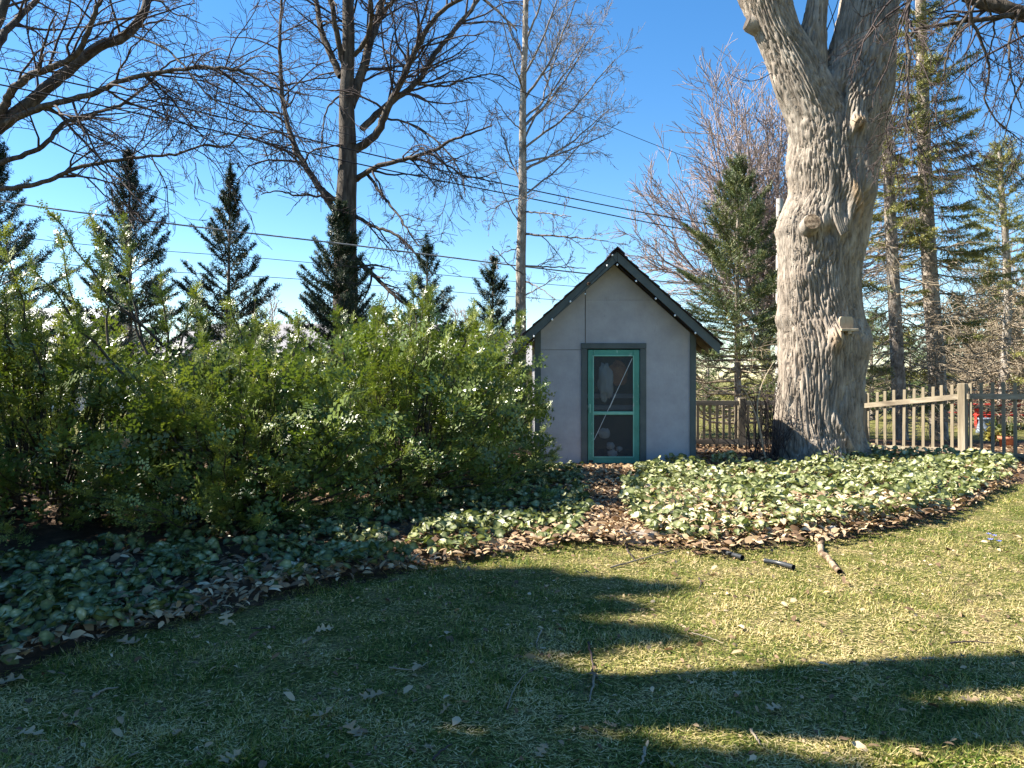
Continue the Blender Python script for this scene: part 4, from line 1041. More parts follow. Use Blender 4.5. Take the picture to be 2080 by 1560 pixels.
# ------------------------------------------------------------------ yew hedge
def frond_template(seed):
    """a flat yew spray: axis along x, two-ranked needles on the axis and on side shoots"""
    rs = np.random.RandomState(seed); V, T = [], []
    def needle(p, d, ln, w, lift):
        d = unit(d); s = np.array([-d[1], d[0], 0]) * w; o = len(V)
        V.extend([p - s * .5, p + s * .5, p + d * ln + np.array([0, 0, lift])]); T.append((o, o + 1, o + 2))
    def shoot(p0, d, ln, n):
        d = unit(d); perp = np.array([-d[1], d[0], 0])
        for k in range(n):
            f = (k + .5) / n; p = p0 + d * ln * f + np.array([0, 0, -.05 * f * f])
            for s in (-1, 1):
                needle(p, d * .45 + perp * s, .115 * rs.uniform(.8, 1.15) * (1 - .35 * max(0, f - .7) / .3), ln / n * .80, rs.uniform(-.012, .035))
        needle(p0 + d * ln, d, .09, .03, .0)
    shoot(np.zeros(3), np.array([1., 0, 0]), .95, 6)
    for k, (x, s) in enumerate([(.18, 1), (.34, -1), (.56, 1)]):
        shoot(np.array([x, 0, -.03 * x]), np.array([.72, s * .7, rs.uniform(-.1, .12)]), .46 * (1.15 - .6 * x), 3)
    return np.array(V), np.array(T)
FRONDS = [frond_template(s) for s in (1, 2, 3)]

def yew(label, cx, cy, rx, ry, h, seed, n_shoot, n_per, tall=()):
    rs = np.random.RandomState(seed)
    t = empty('yew_bush', (cx, cy, 0), label, 'shrub', 'yew hedge bushes')
    wood = Tubes(); pos, dirs, lens, tones, nrm = [], [], [], [], []
    def one(st, tip, L, n, droopy):
        mid = (st + tip) / 2 + np.array([0, 0, -.08 * L + .10 * (droopy)])
        pp = smooth_path([st, mid, tip], 8); pp[2:-1] += rs.normal(size=(5, 3)) * .02
        wood.add(pp, np.linspace(.016, .004, 8), 4)
        ts = rs.uniform(.12, 1.0, n) ** .6
        seg = np.clip((ts * 7).astype(int), 0, 6); f = (ts * 7 - seg)[:, None]
        p = pp[seg] * (1 - f) + pp[seg + 1] * f
        d = unit(pp[seg + 1] - pp[seg])
        side = unit(np.cross(d, rs.normal(size=(n, 3)) * .5 + np.array([0, 0, 1.0]))) * np.where(rs.uniform(size=n) < .5, -1, 1)[:, None]
        ang = rs.uniform(.35, 1.05, n)[:, None]
        dd = d * np.cos(ang) + side * np.sin(ang) + np.array([0, 0, 1]) * rs.uniform(-.25, .45, n)[:, None]
        ln = rs.uniform(.10, .21, n) * (1.15 - .35 * ts)
        pos.append(p); dirs.append(unit(dd)); lens.append(ln)
        tn = rs.uniform(-.22, .22, n) + rs.uniform(-.14, .14) + .30 * (ts - .6)  # paler at shoot tips, darker inward: lit tips put into the tone
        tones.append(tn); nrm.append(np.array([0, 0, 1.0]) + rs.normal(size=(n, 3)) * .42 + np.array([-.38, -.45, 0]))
    for k in range(n_shoot):
        a = k * 2.39996 + rs.uniform(-.3, .3); up = rs.uniform(.0, 1.0)
        rad = max(0, 1 - up ** 1.6) ** .7 * rs.uniform(.76, 1.12)
        lump_ = 1 + .12 * math.sin(3 * a + seed) + .08 * math.sin(5 * a + 2 * seed)
        tip = np.array([cx + math.cos(a) * rx * rad * lump_, cy + math.sin(a) * ry * rad * lump_, .12 + (h - .12) * up * (1 + .10 * math.sin(2 * a + seed)) + rs.uniform(-.1, .18)])
        st = np.array([cx + math.cos(a) * rx * .25 * rs.uniform(.2, 1), cy + math.sin(a) * ry * .25 * rs.uniform(.2, 1), rs.uniform(.05, .35) * h * (.3 + .7 * up)])
        L = np.linalg.norm(tip - st)
        one(st, tip, L, int(n_per * (.55 + .45 * L / 1.5)), up)
    nf = int(n_shoot * n_per * .12)                       # sprays inside the bush that close it, toned darker for inner shade
    u3 = unit(rs.normal(size=(nf, 3))); rr_ = rs.uniform(.35, .86, nf)[:, None]
    q3 = u3 * rr_ * np.array([rx, ry, h * .5]) + np.array([cx, cy, h * .48])
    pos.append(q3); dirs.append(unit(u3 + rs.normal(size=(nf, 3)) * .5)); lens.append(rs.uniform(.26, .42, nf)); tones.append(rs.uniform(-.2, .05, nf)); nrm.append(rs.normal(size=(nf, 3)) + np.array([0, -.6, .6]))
    for (p0, p1, n) in tall:
        one(np.array(p0, float), np.array(p1, float), np.linalg.norm(np.array(p1) - np.array(p0)), int(n * 2.2), .3)
    pos, dirs, lens, tones, nrm = map(np.concatenate, (pos, dirs, lens, tones, nrm))
    pick = rs.randint(0, 3, len(pos)); Vs, Ts, tos, o = [], [], [], 0
    for k in range(3):
        m = pick == k
        Fm = scaled(frames(dirs[m], nrm[m]), lens[m], lens[m], lens[m])
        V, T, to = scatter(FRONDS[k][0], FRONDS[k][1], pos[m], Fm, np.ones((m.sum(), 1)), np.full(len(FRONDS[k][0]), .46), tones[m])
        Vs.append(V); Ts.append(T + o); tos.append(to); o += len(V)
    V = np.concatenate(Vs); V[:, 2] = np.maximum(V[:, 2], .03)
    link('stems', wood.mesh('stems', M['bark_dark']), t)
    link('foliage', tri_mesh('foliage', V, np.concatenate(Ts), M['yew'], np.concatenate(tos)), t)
    return t
def tallshoot(px0, py0, px1, py1, d0, d1, n): return (P(px0, py0, d0), P(px1, py1, d1), n)
yew('yew bush at the far left with long arching shoots against the sky', -4.85, 7.7, 1.85, 1.65, 2.25, 201, 125, 47,
    [tallshoot(330, 700, 95, 425, 7.6, 7.3, 34), tallshoot(300, 720, 180, 430, 7.5, 7.6, 34), tallshoot(290, 700, 250, 450, 7.7, 7.9, 30), tallshoot(100, 800, 10, 470, 7.4, 7.2, 30), tallshoot(250, 760, 60, 520, 7.2, 7.0, 30),
     tallshoot(340, 740, 330, 560, 7.6, 7.7, 26), tallshoot(180, 760, 120, 470, 7.8, 7.7, 34), tallshoot(60, 760, -40, 560, 7.4, 7.2, 26), tallshoot(360, 720, 400, 590, 7.7, 7.9, 24), tallshoot(220, 700, 205, 520, 7.4, 7.4, 26)])
yew('yew bush spilling lowest towards the lawn, left of centre', -2.75, 7.45, 1.6, 1.4, 1.95, 202, 118, 47,
    [tallshoot(520, 760, 470, 620, 7.5, 7.6, 22), tallshoot(590, 760, 610, 640, 7.6, 7.7, 22), tallshoot(430, 760, 400, 600, 7.5, 7.5, 22)])
yew('brightest yew bush in the middle of the hedge', -1.3, 8.95, 1.6, 1.7, 2.35, 203, 125, 48,
    [tallshoot(790, 740, 770, 615, 8.6, 8.6, 24), tallshoot(860, 740, 880, 590, 8.7, 8.8, 26), tallshoot(700, 740, 690, 635, 8.6, 8.6, 22), tallshoot(920, 740, 965, 640, 8.7, 8.8, 22)])
yew('yew bush growing against the left corner of the shed', -.45, 10.75, 1.1, 1.25, 2.35, 204, 92, 42,
    [tallshoot(985, 740, 960, 620, 10.6, 10.6, 20), tallshoot(1040, 740, 1062, 640, 10.8, 10.8, 20), tallshoot(1050, 860, 1112, 828, 11.3, 11.5, 14), tallshoot(1050, 900, 1108, 872, 11.3, 11.6, 12)])
yew('yew bush at the back of the hedge below the spruces', -3.6, 10.4, 1.7, 1.2, 2.45, 205, 55, 20)
yew('yew bush tucked behind the hedge end left of the shed', -1.7, 12.9, 1.2, 1.0, 2.5, 207, 60, 20)  # hidden bush added to keep low sun off the shed front
yew('yew bush at the back of the hedge far left', -6.9, 9.6, 1.8, 1.3, 2.6, 206, 50, 20)

# bare shrub between shed and maple
rsb = np.random.RandomState(77)
sh = empty('bare_shrub', (4.45, 13.0, 0), 'brown leafless shrub in the shade between shed and maple', 'shrub')
tb = Tubes(); specS = {1: (4, .35, .5, .12, .04, 5), 2: (3, .5, .6, .2, 0, 3), 'rmin': .0035, 'per_m': 2.2}
for k in range(46):
    x0 = 4.45 + rsb.normal() * .28; y0_ = 13.0 + rsb.normal() * .15
    tip = np.array([x0 + rsb.normal() * .35, y0_ + rsb.normal() * .2, rsb.uniform(.5, 1.25) if k > 8 else rsb.uniform(1.3, 1.75)])
    p = smooth_path([(x0, y0_, 0), ((x0 + tip[0]) / 2 + rsb.normal() * .06, (y0_ + tip[1]) / 2, tip[2] * .55), tip], 8)
    r_ = np.linspace(.008 if k > 8 else .012, .003, 8); tb.add(p, r_, 4); sprout(tb, p, r_, 1, rsb, specS, .3, 4)
link('stems', tb.mesh('stems', M['twig']), sh)
tb = Tubes(); p = px_path([(1555, 935), (1545, 880), (1538, 830), (1552, 770), (1572, 735)], 12.7, -.1, 14); tb.add(p, np.linspace(.018, .006, 14), 6)
p = px_path([(1548, 900), (1530, 830), (1500, 780), (1470, 770)], 12.75, 0, 12); tb.add(p, np.linspace(.012, .004, 12), 5)
link('tall_stem', tb.mesh('tall_stem', M['wood_pale']), sh)

# ------------------------------------------------------------------ ground cover, leaf litter, grass
def sample_poly(poly, n, rs, dens_pow=1.0):
    poly = np.asarray(poly); lo, hi = poly.min(0), poly.max(0)
    xs, ys = [], []
    cnt = 0
    while cnt < n:
        x = rs.uniform(lo[0], hi[0], 60000); y = rs.uniform(lo[1], hi[1], 60000)
        ok = inside(poly, x, y) & (rs.uniform(size=60000) < np.clip((5.0 / y) ** dens_pow, .1, 1)) & (np.abs(x) < y * .80 + .6)
        xs.append(x[ok]); ys.append(y[ok]); cnt += ok.sum()
    return np.concatenate(xs)[:n], np.concatenate(ys)[:n]
def leaf_template():
    # heart-shaped leaf folded along its midrib; margin dark, centre pale
    V = [(0, 0, 0), (1.0, 0, -.14), (.45, 0, -.05)]; to = [.45, .30, .60]; T = []
    for s_ in (1, -1):
        o = len(V)
        V += [(.06, s_ * .36, .03), (.48, s_ * .44, .05), (.80, s_ * .21, -.02), (.38, s_ * .20, .0)]; to += [.26, .30, .28, .72]
        t_ = [(0, o, o + 3), (o, o + 1, o + 3), (o + 1, o + 2, o + 3), (o + 3, o + 2, 2), (o + 2, 1, 2), (0, o + 3, 2)]
        T += [q_ if s_ > 0 else q_[::-1] for q_ in t_]
    return np.array(V), np.array(T), np.array(to)
LV, LT, LTO = leaf_template()
def ivy(name, poly, n, seed, label, hmax, size, tone_off):
    rs = np.random.RandomState(seed)
    x, y = sample_poly(poly, n, rs, .8)
    hill = np.clip(.55 + .6 * noise2(x, y, 1.5, seed), .1, 1.2)
    gap = noise2(x, y, 2.4, seed + 3.0)
    ok = gap > -.28; x, y, hill = x[ok], y[ok], hill[ok]; n = len(x)
    lvl = rs.uniform(0, 1, n) ** .6
    z = bed_z(x, y) + .02 + hmax * hill * lvl
    az = rs.uniform(0, 2 * math.pi, n); el = rs.uniform(-.7, .25, n)
    d = np.stack([np.cos(az) * np.cos(el), np.sin(az) * np.cos(el), np.sin(el)], -1)
    nrm_ = np.array([-.25, -.3, 1.0]) + rs.normal(size=(n, 3)) * .6
    s = size * rs.uniform(.6, 1.25, n) * np.clip(.85 + y * .022, .9, 1.2)
    Fm = scaled(frames(d, nrm_), s, s * .95, s)
    V, T, to = scatter(LV, LT, np.stack([x, y, z], -1), Fm, np.ones((n, 1)), LTO, rs.uniform(-.26, .24, n) + tone_off)
    o = link(name, tri_mesh(name, V, T, M['ivy'], to))
    return tag(o, label, 'ground cover', kind='stuff')
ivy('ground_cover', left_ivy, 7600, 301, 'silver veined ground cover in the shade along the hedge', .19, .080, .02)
ivy('ground_cover', right_ivy, 10800, 302, 'sunlit variegated ground cover in front of the maple', .31, .082, .14)  # leaf tone raised, so the sunlit paleness sits in the colour
ivy('ground_cover', [G(1690, 950), G(1690, 925), G(1740, 915), G(1790, 930), G(1780, 952)], 500, 303, 'small patch of ivy climbing at the foot of the maple', .30, .085, .05)

def litter_template():
    V = np.array([(0, 0, 0), (.30, .30, .13), (.72, .24, .16), (1, .02, .04), (.62, -.28, .18), (.2, -.2, .1)])
    T = np.array([(0, 4, 1), (1, 4, 2), (2, 4, 3), (0, 5, 4)])
    return V, T
TV, TT = litter_template()
def litter(poly, n, seed, size, zf, z_up=.03, tadd=0.0):
    rs = np.random.RandomState(seed); x, y = sample_poly(poly, n, rs, .6)
    z = zf(x, y) + rs.uniform(.004, z_up, n)
    az = rs.uniform(0, 6.283, n)
    d = np.stack([np.cos(az), np.sin(az), rs.normal(size=n) * .3], -1)
    nn = np.array([0, 0, 1.0]) + rs.normal(size=(n, 3)) * .45
    s = size * rs.uniform(.5, 1.3, n)
    return scatter(TV, TT, np.stack([x, y, z], -1), scaled(frames(d, nn), s, s * rs.uniform(.5, 1.0, n), s), np.ones((n, 1)), np.full(len(TV), .5), rs.uniform(-.45, .45, n) + tadd)
strip = [G(p[0], p[1] + 9) for p in edge_px[2:17]] + [G(p[0], p[1] - 40 if p[1] < 1150 else p[1] - 55) for p in edge_px[2:17][::-1]]
lawn_poly = [(-6, 2.2), (7, 2.2), G(2080, 1090), G(1880, 1066), G(1700, 1100), G(1450, 1124), G(1180, 1112), G(900, 1148), G(480, 1240), G(0, 1390), (-3.2, 4.0)]
sets = [litter(lawn_poly, 1500, 410, .035, ground_z, .03), litter(lawn_poly, 260, 411, .07, ground_z, .03), litter(path_poly, 3600, 401, .085, bed_z, .05), litter(left_ivy, 2600, 402, .085, bed_z, .05), litter(right_ivy, 3200, 403, .085, bed_z, .10), litter([G(1300, 1030), G(1500, 1040), G(1880, 1030), G(1860, 1062), G(1700, 1092), G(1450, 1112), G(1330, 1100)], 1500, 408, .085, lambda x, y: bed_z(x, y) + .05, .14, .28), litter(strip, 3600, 404, .085, bed_z, .05, .08),
        litter([(-7, 6.5), (-1, 8), (.35, 11.5), (.35, 15.5), (-7, 15)], 2600, 405, .09, bed_z, .04), litter([(3.1, 12.6), (6, 12.4), (12, 11.2), (12, 15.5), (3.1, 16)], 4200, 406, .10, bed_z, .04),
        litter([G(1850, 1062), G(2080, 975), G(2080, 940), G(1960, 950), G(2000, 1000)], 600, 407, .09, bed_z, .05)]
o_, Vs, Ts, tos = 0, [], [], []
for V, T, to in sets: Vs.append(V); Ts.append(T + o_); tos.append(to); o_ += len(V)
tag(link('leaf_litter', tri_mesh('leaf_litter', np.concatenate(Vs), np.concatenate(Ts), M['litter'], np.concatenate(tos))), 'brown dry leaf litter over the path and beds', 'leaves', kind='stuff')

def grass(n, seed):
    rs = np.random.RandomState(seed)
    u = rs.uniform(size=n * 2); y = 2.1 * (12.5 / 2.1) ** (u ** 1.25)
    x = rs.uniform(-1, 1, n * 2) * (y * .78 + .8)
    bald = noise2(x, y, 1.1, 7.0) + .6 * noise2(x, y, 3.7, 2.0)
    ok = ~inside(bed_poly, x, y - .16 - .10 * noise2(x, y, 4.0, 3.3)) & (rs.uniform(size=n * 2) < np.clip(1.15 - 1.1 * np.maximum(bald - .25, 0), .12, 1))
    x, y, bald = x[ok][:n], y[ok][:n], bald[ok][:n]; n = len(x)
    z = ground_z(x, y) - .004
    az = rs.uniform(0, 6.283, n)
    tuft = np.clip(.85 + .8 * noise2(x, y, 2.3, 9.0) + .6 * noise2(x, y, 8, 1.0), .35, 2.1)
    h = rs.uniform(.013, .035, n) * tuft; lean = rs.uniform(.3, 1.5, n) * h
    w = .0013 * (1 + .30 * y) * rs.uniform(.7, 1.3, n)
    dx, dy = np.cos(az), np.sin(az)
    sx_, sy_ = -dy * w, dx * w
    flat = rs.uniform(size=n) < .34           # dead blades lying down
    h = np.where(flat, h * .25, h); lean = np.where(flat, rs.uniform(.018, .055, n), lean); z = z + np.where(flat, rs.uniform(.004, .020, n), 0)
    b0 = np.stack([x - sx_, y - sy_, z], -1); b1 = np.stack([x + sx_, y + sy_, z], -1)
    mid = np.stack([x + dx * lean * .35, y + dy * lean * .35, z + h * .65], -1)
    m0 = mid - np.stack([sx_, sy_, 0 * x], -1) * .8; m1 = mid + np.stack([sx_, sy_, 0 * x], -1) * .8
    tip = np.stack([x + dx * lean, y + dy * lean, z + h], -1)
    V = np.stack([b0, b1, m1, tip, m0], 1).reshape(-1, 3)
    base = (np.arange(n) * 5)[:, None]
    far_ = y > 2.9; nb_ = base[~far_]; fb_ = base[far_]
    T = np.concatenate([nb_ + np.array([[0, 1, 2]]), nb_ + np.array([[0, 2, 3]]), fb_ + np.array([[0, 1, 3]])], 0)
    patch = .22 * noise2(x, y, .8, 5.0) + .34 * noise2(x, y, 2.9, 6.0) + .22 * noise2(x, y, 8.0, 2.0) + .10 * np.clip(x / 3, -1, 1)
    t_ = .49 + patch + rs.normal(size=n) * .20 + np.where(flat, .25, -.06) + np.where(rs.uniform(size=n) < .15, .30, 0) + .12 * np.clip(bald, -.5, 1)
    return V, T, np.repeat(np.clip(t_, 0, 1), 5)
V, T, to = grass(270000, 501)
tag(link('grass', tri_mesh('grass', V, T, M['grass'], to)), 'short patchy grass of the lawn, green and straw', 'grass', kind='stuff')

# ------------------------------------------------------------------ things lying on the lawn
def oak_outline(seed):
    rs = np.random.RandomState(seed); up = [(0, .0), (.10, .02)]
    for x, l in ((.22, .22), (.45, .34), (.70, .28)):
        up += [(x - .05, .06), (x + .06, l * rs.uniform(.8, 1.15)), (x + .13, l * .95 * rs.uniform(.6, 1)), (x + .10, .07)]
    return up + [(1.0, .03)]
def oak_mesh(seed):
    up = oak_outline(seed); n = len(up); rs = np.random.RandomState(seed + 50)
    V = []
    cur, twist = rs.uniform(.2, .5), rs.uniform(-.5, .5)
    def bend(x, y): return (x - .5, y, cur * y * y * 2.2 + .10 * math.sin(x * 5 + seed) + twist * y * (x - .5) + .05)
    for x, y in up: V.append(bend(x, 0))
    for x, y in up: V.append(bend(x, y))
    for x, y in up: V.append(bend(x, -y * rs.uniform(.85, 1.1)))
    Fc = []
    for i in range(n - 1):
        Fc.append((i, i + 1, n + i + 1, n + i)); Fc.append((i + 1, i, 2 * n + i, 2 * n + i + 1))
    V.append((-.5, .012, .05)); V.append((-.5, -.012, .05)); V.append((-.78, 0, .09)); Fc.append((3 * n, 3 * n + 1, 3 * n + 2))
    me = bpy.data.meshes.new('oak_leaf'); me.from_pydata([tuple(v) for v in V], [], Fc); me.update()
    a = me.attributes.new('tone', 'FLOAT', 'POINT'); a.data.foreach_set('value', np.full(len(V), rs.uniform(.55, .82), np.float32))
    me.materials.append(M['litter']); return me
OAK = [oak_mesh(s) for s in range(5)]
leaves = [(658, 1281, .12, 'pale oak leaf on the shaded lawn left of centre'), (757, 1415, .13, 'pointed oak leaf in the shade below the sunlit clump'), (655, 1455, .13, 'pale oak leaf low in the picture, left of centre'),
          (780, 1242, .08, 'small pale leaf upright on the shaded grass'), (525, 1310, .15, ''), (460, 1262, .14, 'forked oak leaf at the ground cover edge, left'), (885, 1165, .15, 'tan oak leaf where ground cover meets lawn, centre'), (928, 1136, .16, 'curled oak leaf at the ground cover edge beside the path'),
          (265, 1312, .16, 'large pale oak leaf below the left ground cover'), (20, 1395, .16, 'oak leaf at the left edge below the ground cover'), (1575, 1452, .10, 'pale oak leaf alone in the shade, right of centre'), (1100, 1530, .09, 'small pale leaf near the bottom, centre'),
          (470, 1550, .11, 'oak leaf cut by the bottom edge, left'), (720, 1490, .12, 'brown oak leaf on bare patch near the bottom'), (905, 1443, .08, 'small tan leaf right of the pointed oak leaf'), (150, 1485, .10, 'pale curled leaf in the lower left shade'),
          (1885, 1348, .08, 'grey leaf in the shadow band at right'), (1970, 1435, .10, 'grey oak leaf in the lower right shadow band'), (2065, 1332, .09, 'leaf at the right edge in the shadow band'), (1665, 1275, .10, 'brown leaf on the sunny lawn'), (60, 1500, .13, 'brown leaf clump at the lower left corner'),
          (1860, 1540, .10, 'dark brown leaf at the bottom right'), (400, 1298, .06, 'tiny white leaf below the left ground cover'), (870, 1520, .07, 'small pale leaf near the bottom left of centre'), (360, 1498, .07, 'tiny pale leaf in the lower left shade'), (1440, 1125, .09, 'tan leaf beside the path end'),
          (1540, 1085, .10, 'tan leaf at the sunlit bed edge'), (1775, 1080, .11, 'orange tan leaf at the right bed edge'), (1240, 1480, .08, 'brown leaf in the shade below the sunlit lawn')]
rsl = np.random.RandomState(15)
for k, (px, py, s, lab) in enumerate(leaves):
    if not lab: continue
    x, y = G(px, py); z = ground_z(np.array([x]), np.array([y]))[0]
    o = bpy.data.objects.new('oak_leaf', OAK[k % 5]); COL.objects.link(o)
    o.location = (x, y, z + .022); o.scale = (s, s, s); o.rotation_euler = (rsl.uniform(-.5, .5), rsl.uniform(-.4, .4), rsl.uniform(0, 6.28))
    tag(o, lab, 'leaf', 'fallen leaves on the lawn')
# leaf caught in the yew
for k, (px, py, d) in enumerate([(205, 735, 6.35), (190, 722, 6.33), (215, 752, 6.3), (255, 900, 6.0)]):
    o = bpy.data.objects.new('oak_leaf', OAK[k]); COL.objects.link(o); o.location = tuple(P(px, py, d)); o.scale = (.12,) * 3; o.rotation_euler = (1.2, .3 * k, k)
    tag(o, ['brown leaf caught in the left yew, middle of three', 'brown leaf caught in the left yew, topmost of three', 'brown leaf caught in the left yew, lowest of three', 'single leaf hanging low in the left yew'][k], 'leaf', 'leaves caught in the hedge')

def ground_stick(name, pts, r0, r1, mat, label, cat, lift=.015, n=12, sides=6, sub=0, seed=0):
    rs = np.random.RandomState(seed)
    raw = []
    for a, b in pts:
        x, y = G(a, b); raw.append((x, y, ground_z(np.array([x]), np.array([y]))[0] + lift))
    p = smooth_path(raw, n); p[1:-1] += rs.normal(size=p[1:-1].shape) * r0 * .35
    tb = Tubes(); tb.add(p, np.linspace(r0, r1, n), sides)
    if sub:
        sprout(tb, p, np.linspace(r0, r1, n), 1, rs, {1: (2, .4, .6, .15, .02, 4), 'rmin': .0025}, .2, sub)
    return tag(link(name, tb.mesh(name, mat)), label, cat)
ground_stick('broken_branch', [(1663, 1092), (1667, 1115), (1678, 1138), (1692, 1150), (1706, 1170)], .028, .022, M['stick'], 'thick pale broken branch lying on the lawn by the bed', 'branch', .03, 14, 10, 0, 1)
def ridged_hose(pts, label, seed):
    raw = []
    for a, b in pts:
        x, y = G(a, b); raw.append((x, y, ground_z(np.array([x]), np.array([y]))[0] + .035))
    n = 40; p = smooth_path(raw, n)
    tb = Tubes(); tb.add(p, .017 + .004 * (np.arange(n) % 2), 12)
    return tag(link('corrugated_hose', tb.mesh('corrugated_hose', M['hose'])), label, 'hose', 'black hose pieces on the lawn')
ridged_hose([(1552, 1146), (1580, 1150), (1612, 1160)], 'black corrugated hose piece lying in the sunny grass', 1)
ridged_hose([(1468, 1124), (1488, 1131), (1508, 1138)], 'shorter black hose piece near the path end', 2)
tw_list = [([(1195, 1310), (1203, 1345), (1207, 1370), (1222, 1388)], .007, 'crooked twig standing out on the sunlit grass, centre'), ([(1208, 1370), (1203, 1400), (1197, 1425)], .008, 'short brown twig just below the crooked one'),
           ([(1240, 1155), (1290, 1140), (1340, 1125), (1400, 1110)], .008, 'long forked twig at the path end'), ([(1268, 1100), (1275, 1120), (1290, 1140)], .010, 'dark twig leaning on the edging stone'),
           ([(1425, 1110), (1460, 1122), (1500, 1135)], .010, 'reddish twig beside the short hose piece'), ([(1100, 1285), (1090, 1310), (1098, 1330)], .005, 'thin twig left of the sunlit grass'), ([(510, 1278), (560, 1276)], .005, 'pale straight twig below the ground cover'),
           ([(790, 1355), (840, 1358), (872, 1342)], .005, 'pale bent twig in the middle shade'), ([(185, 1420), (215, 1402), (240, 1398)], .009, 'pale stick in the left shade'), ([(880, 1545), (905, 1520), (918, 1512)], .006, 'pale curled stick near the bottom, left of centre'),
           ([(1405, 1290), (1440, 1300), (1470, 1312)], .005, 'thin twig on the sunny lawn'), ([(1525, 1490), (1535, 1505), (1545, 1522)], .007, 'pale short stick in the lower sunlit patch'), ([(1930, 1310), (1975, 1308), (2020, 1312)], .006, 'thin stick at the upper edge of the right shadow'), ([(1310, 1525), (1308, 1545), (1300, 1560)], .008, 'brown stick at the bottom edge, right of centre'),
           ([(1030, 1440), (1045, 1400), (1070, 1370), (1100, 1352)], .004, 'fine curved twig at the edge of the central shadow'), ([(1420, 1175), (1424, 1190), (1418, 1200)], .006, 'tiny upright twig on the sunny lawn')]
for k, (pts, r, lab) in enumerate(tw_list):
    ground_stick('fallen_twig', pts, r, r * .4, M['twig_tan'] if k % 3 else M['twig'], lab, 'twig', .018, 12, 5, 2 if k in (2, 0) else 0, 20 + k)['group'] = 'twigs on the lawn'
x, y = G(1690, 1088)
tag(lump('pale_fungus', (x, y, .05), (.05, .045, .045), M['sack'], 31, 'round pale puffball at the edge of the sunlit bed', 'fungus', .12))
# blue spring flowers
def flower(px, py, label, s=.05):
    x, y = G(px, py); z = ground_z(np.array([x]), np.array([y]))[0]
    t = empty('spring_flower', (x, y, z), label, 'flower', 'small blue spring flowers')
    rs = np.random.RandomState(int(px))
    tb = Tubes(); V, T, o = [], [], 0
    for k in range(5):
        hx, hy, hz = x + rs.normal() * .03, y + rs.normal() * .03, z + rs.uniform(.06, .11)
        tb.add([(x, y, z), ((x + hx) / 2, (y + hy) / 2, hz * .6 + z * .4), (hx, hy, hz)], [.003, .0025, .002], 4)
        for a in np.linspace(0, 6.283, 6, endpoint=False):
            V += [(hx, hy, hz), (hx + math.cos(a - .4) * s * .3, hy + math.sin(a - .4) * s * .3, hz + .006), (hx + math.cos(a) * s * .5, hy + math.sin(a) * s * .5, hz + .012), (hx + math.cos(a + .4) * s * .3, hy + math.sin(a + .4) * s * .3, hz + .006)]
            T += [(o, o + 1, o + 2), (o, o + 2, o + 3)]; o += 4
    link('stem', tb.mesh('stem', M['yellowleaf']), t)
    link('petals', tri_mesh('petals', V, T, M['flower'], np.random.RandomState(1).uniform(0, 1, len(V))), t)
flower(2015, 1112, 'blue flower cluster on the lawn near the right edge', .05)
flower(1918, 1000, 'blue flower at the right end of the ground cover', .06)

# ------------------------------------------------------------------ neighbour's garden beyond the fence
def bx_at(name, mat, parent, *b): return link(name, MB().box(*b).mesh(name, mat), parent)
tx, ty = 14.8, 22.5
tbl = empty('picnic_table', (tx, ty, 0), 'red picnic table in the neighbouring garden behind the fence', 'table')
for k in range(4): bx_at('top_board', M['red'], tbl, tx - 1.1, tx + 1.1, ty - .40 + k * .2, ty - .21 + k * .2, .70, .745, .006)
for s_ in (-1, 1):
    bx_at('leg', M['red'], tbl, tx + s_ * .82 - .06, tx + s_ * .82 + .06, ty - .38, ty - .26, 0, .70, .006)
    bx_at('leg', M['red'], tbl, tx + s_ * .82 - .06, tx + s_ * .82 + .06, ty + .22, ty + .34, 0, .70, .006)
    bx_at('bench_board', M['red'], tbl, tx - 1.1, tx + 1.1, ty + s_ * .68 - .13, ty + s_ * .68 + .13, .42, .46, .006)
    bx_at('bench_support', M['red'], tbl, tx + s_ * .64 - .05, tx + s_ * .64 + .05, ty - .78, ty + .78, .34, .415, .006)
    for s2 in (-1, 1): bx_at('bench_leg', M['red'], tbl, tx + s_ * .64 - .045, tx + s_ * .64 + .045, ty + s2 * .68 - .05, ty + s2 * .68 + .05, 0, .337, .005)
def lathe(name, label, cat, x, y, prof_, mat, n=16):
    V = [(x + r * math.cos(a), y + r * math.sin(a), z) for r, z in prof_ for a in np.linspace(0, 6.28318, n, endpoint=False)]
    Fc = [(L * n + i, L * n + (i + 1) % n, (L + 1) * n + (i + 1) % n, (L + 1) * n + i) for L in range(len(prof_) - 1) for i in range(n)]
    return tag(link(name, poly_mesh(name, V, Fc, mat, True)), label, cat)
px_ = P(2000, 868, 20.5)
lathe('tall_planter', 'blue grey tapered planter in front of the red table', 'planter', px_[0], 20.5, [(.0, 0), (.22, 0), (.20, .1), (.14, .36), (.17, .38), (.17, .42), (.14, .42), (.12, .36)], M['planter'])
px_ = P(2045, 912, 15.6)
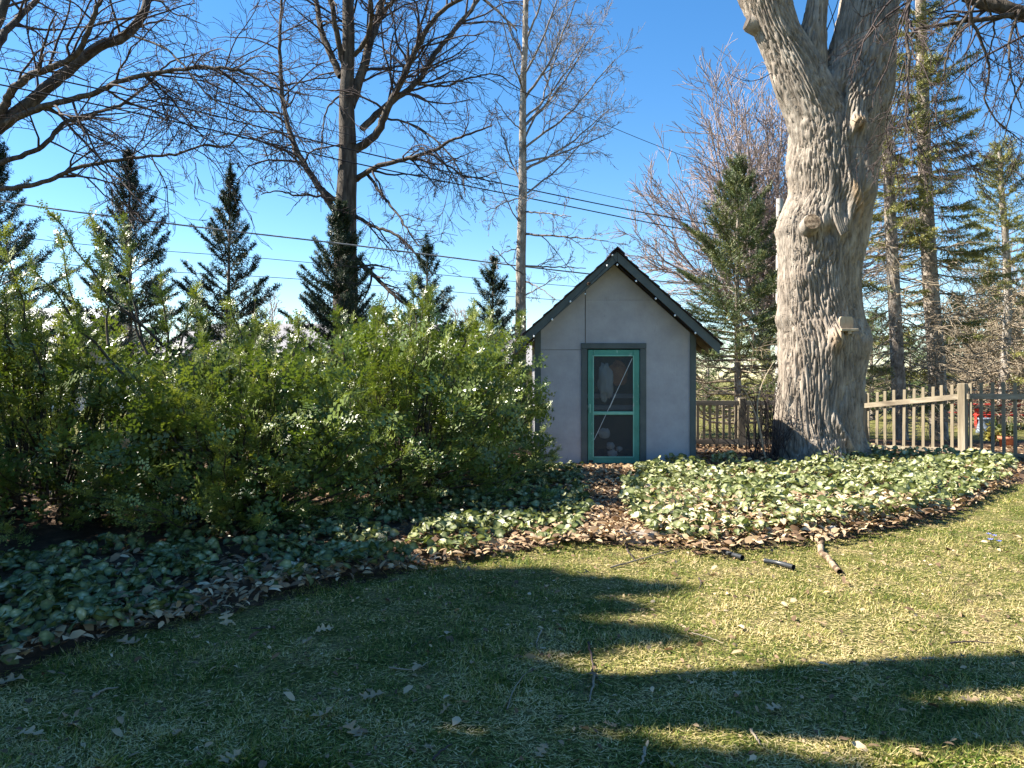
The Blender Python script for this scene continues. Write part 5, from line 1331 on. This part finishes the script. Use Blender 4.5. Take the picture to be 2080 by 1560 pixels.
lathe('flower_pot', 'terracotta pot behind the picket fence', 'pot', px_[0], 15.6, [(0, 0), (.11, 0), (.15, .22), (.17, .22), (.175, .29), (.155, .29), (.14, .22), (0, .22)], M['terracotta'])
def leafy(name, label, x, y, z0, r, h, n, mat, seed, group=None):
    rs = np.random.RandomState(seed); t = empty(name, (x, y, 0), label, 'plant', group)
    pos, dirs = [], []; tb = Tubes()
    for k in range(26):
        a = rs.uniform(0, 6.28); tip = np.array([x + math.cos(a) * r * rs.uniform(.3, 1), y + math.sin(a) * r * rs.uniform(.3, 1), z0 + h * rs.uniform(.4, 1)])
        p = smooth_path([(x, y, z0 - .03), ((x + tip[0]) / 2, (y + tip[1]) / 2, z0 + h * .4), tip], 6); tb.add(p, np.linspace(.006, .002, 6), 4)
        m = n // 26; f = rs.uniform(.3, 1, m)[:, None]; q_ = p[-1] * f + p[2] * (1 - f)
        pos.append(q_); dirs.append(unit(rs.normal(size=(m, 3)) + np.array([0, 0, .3])))
    pos, dirs = np.concatenate(pos), np.concatenate(dirs); s = rs.uniform(.05, .10, len(pos))
    V, T, to = scatter(LV, LT, pos, scaled(frames(dirs, rs.normal(size=dirs.shape) + np.array([0, 0, 1.0])), s, s * .7, s), np.ones((len(pos), 1)), LTO, rs.uniform(-.3, .3, len(pos)))
    link('stems', tb.mesh('stems', M['twig']), t); link('leaves', tri_mesh('leaves', V, T, mat, to), t)
leafy('pot_plant', 'leafy plant in the terracotta pot', px_[0], 15.6, .24, .26, .38, 260, M['ivy'], 5)
px_ = P(2018, 908, 15.9)
leafy('yellow_shrub', 'yellow green shrub behind the fence beside the pot', px_[0], 15.9, .03, .28, .50, 320, M['yellowleaf'], 6)
# wire guard round the nearer spruce trunk
tb = Tubes(); gx_ = P(1850, 925, 17.9)
a = np.linspace(0, 2 * math.pi * 9, 200); tb.add(np.stack([gx_[0] + .14 * np.cos(a), 17.9 + .14 * np.sin(a), .02 + a / a[-1] * .7], -1), np.full(200, .008), 4)
tag(link('wire_coil', tb.mesh('wire_coil', M['cable_grey'])), 'coiled wire plant guard by the tall spruce trunks', 'wire coil')
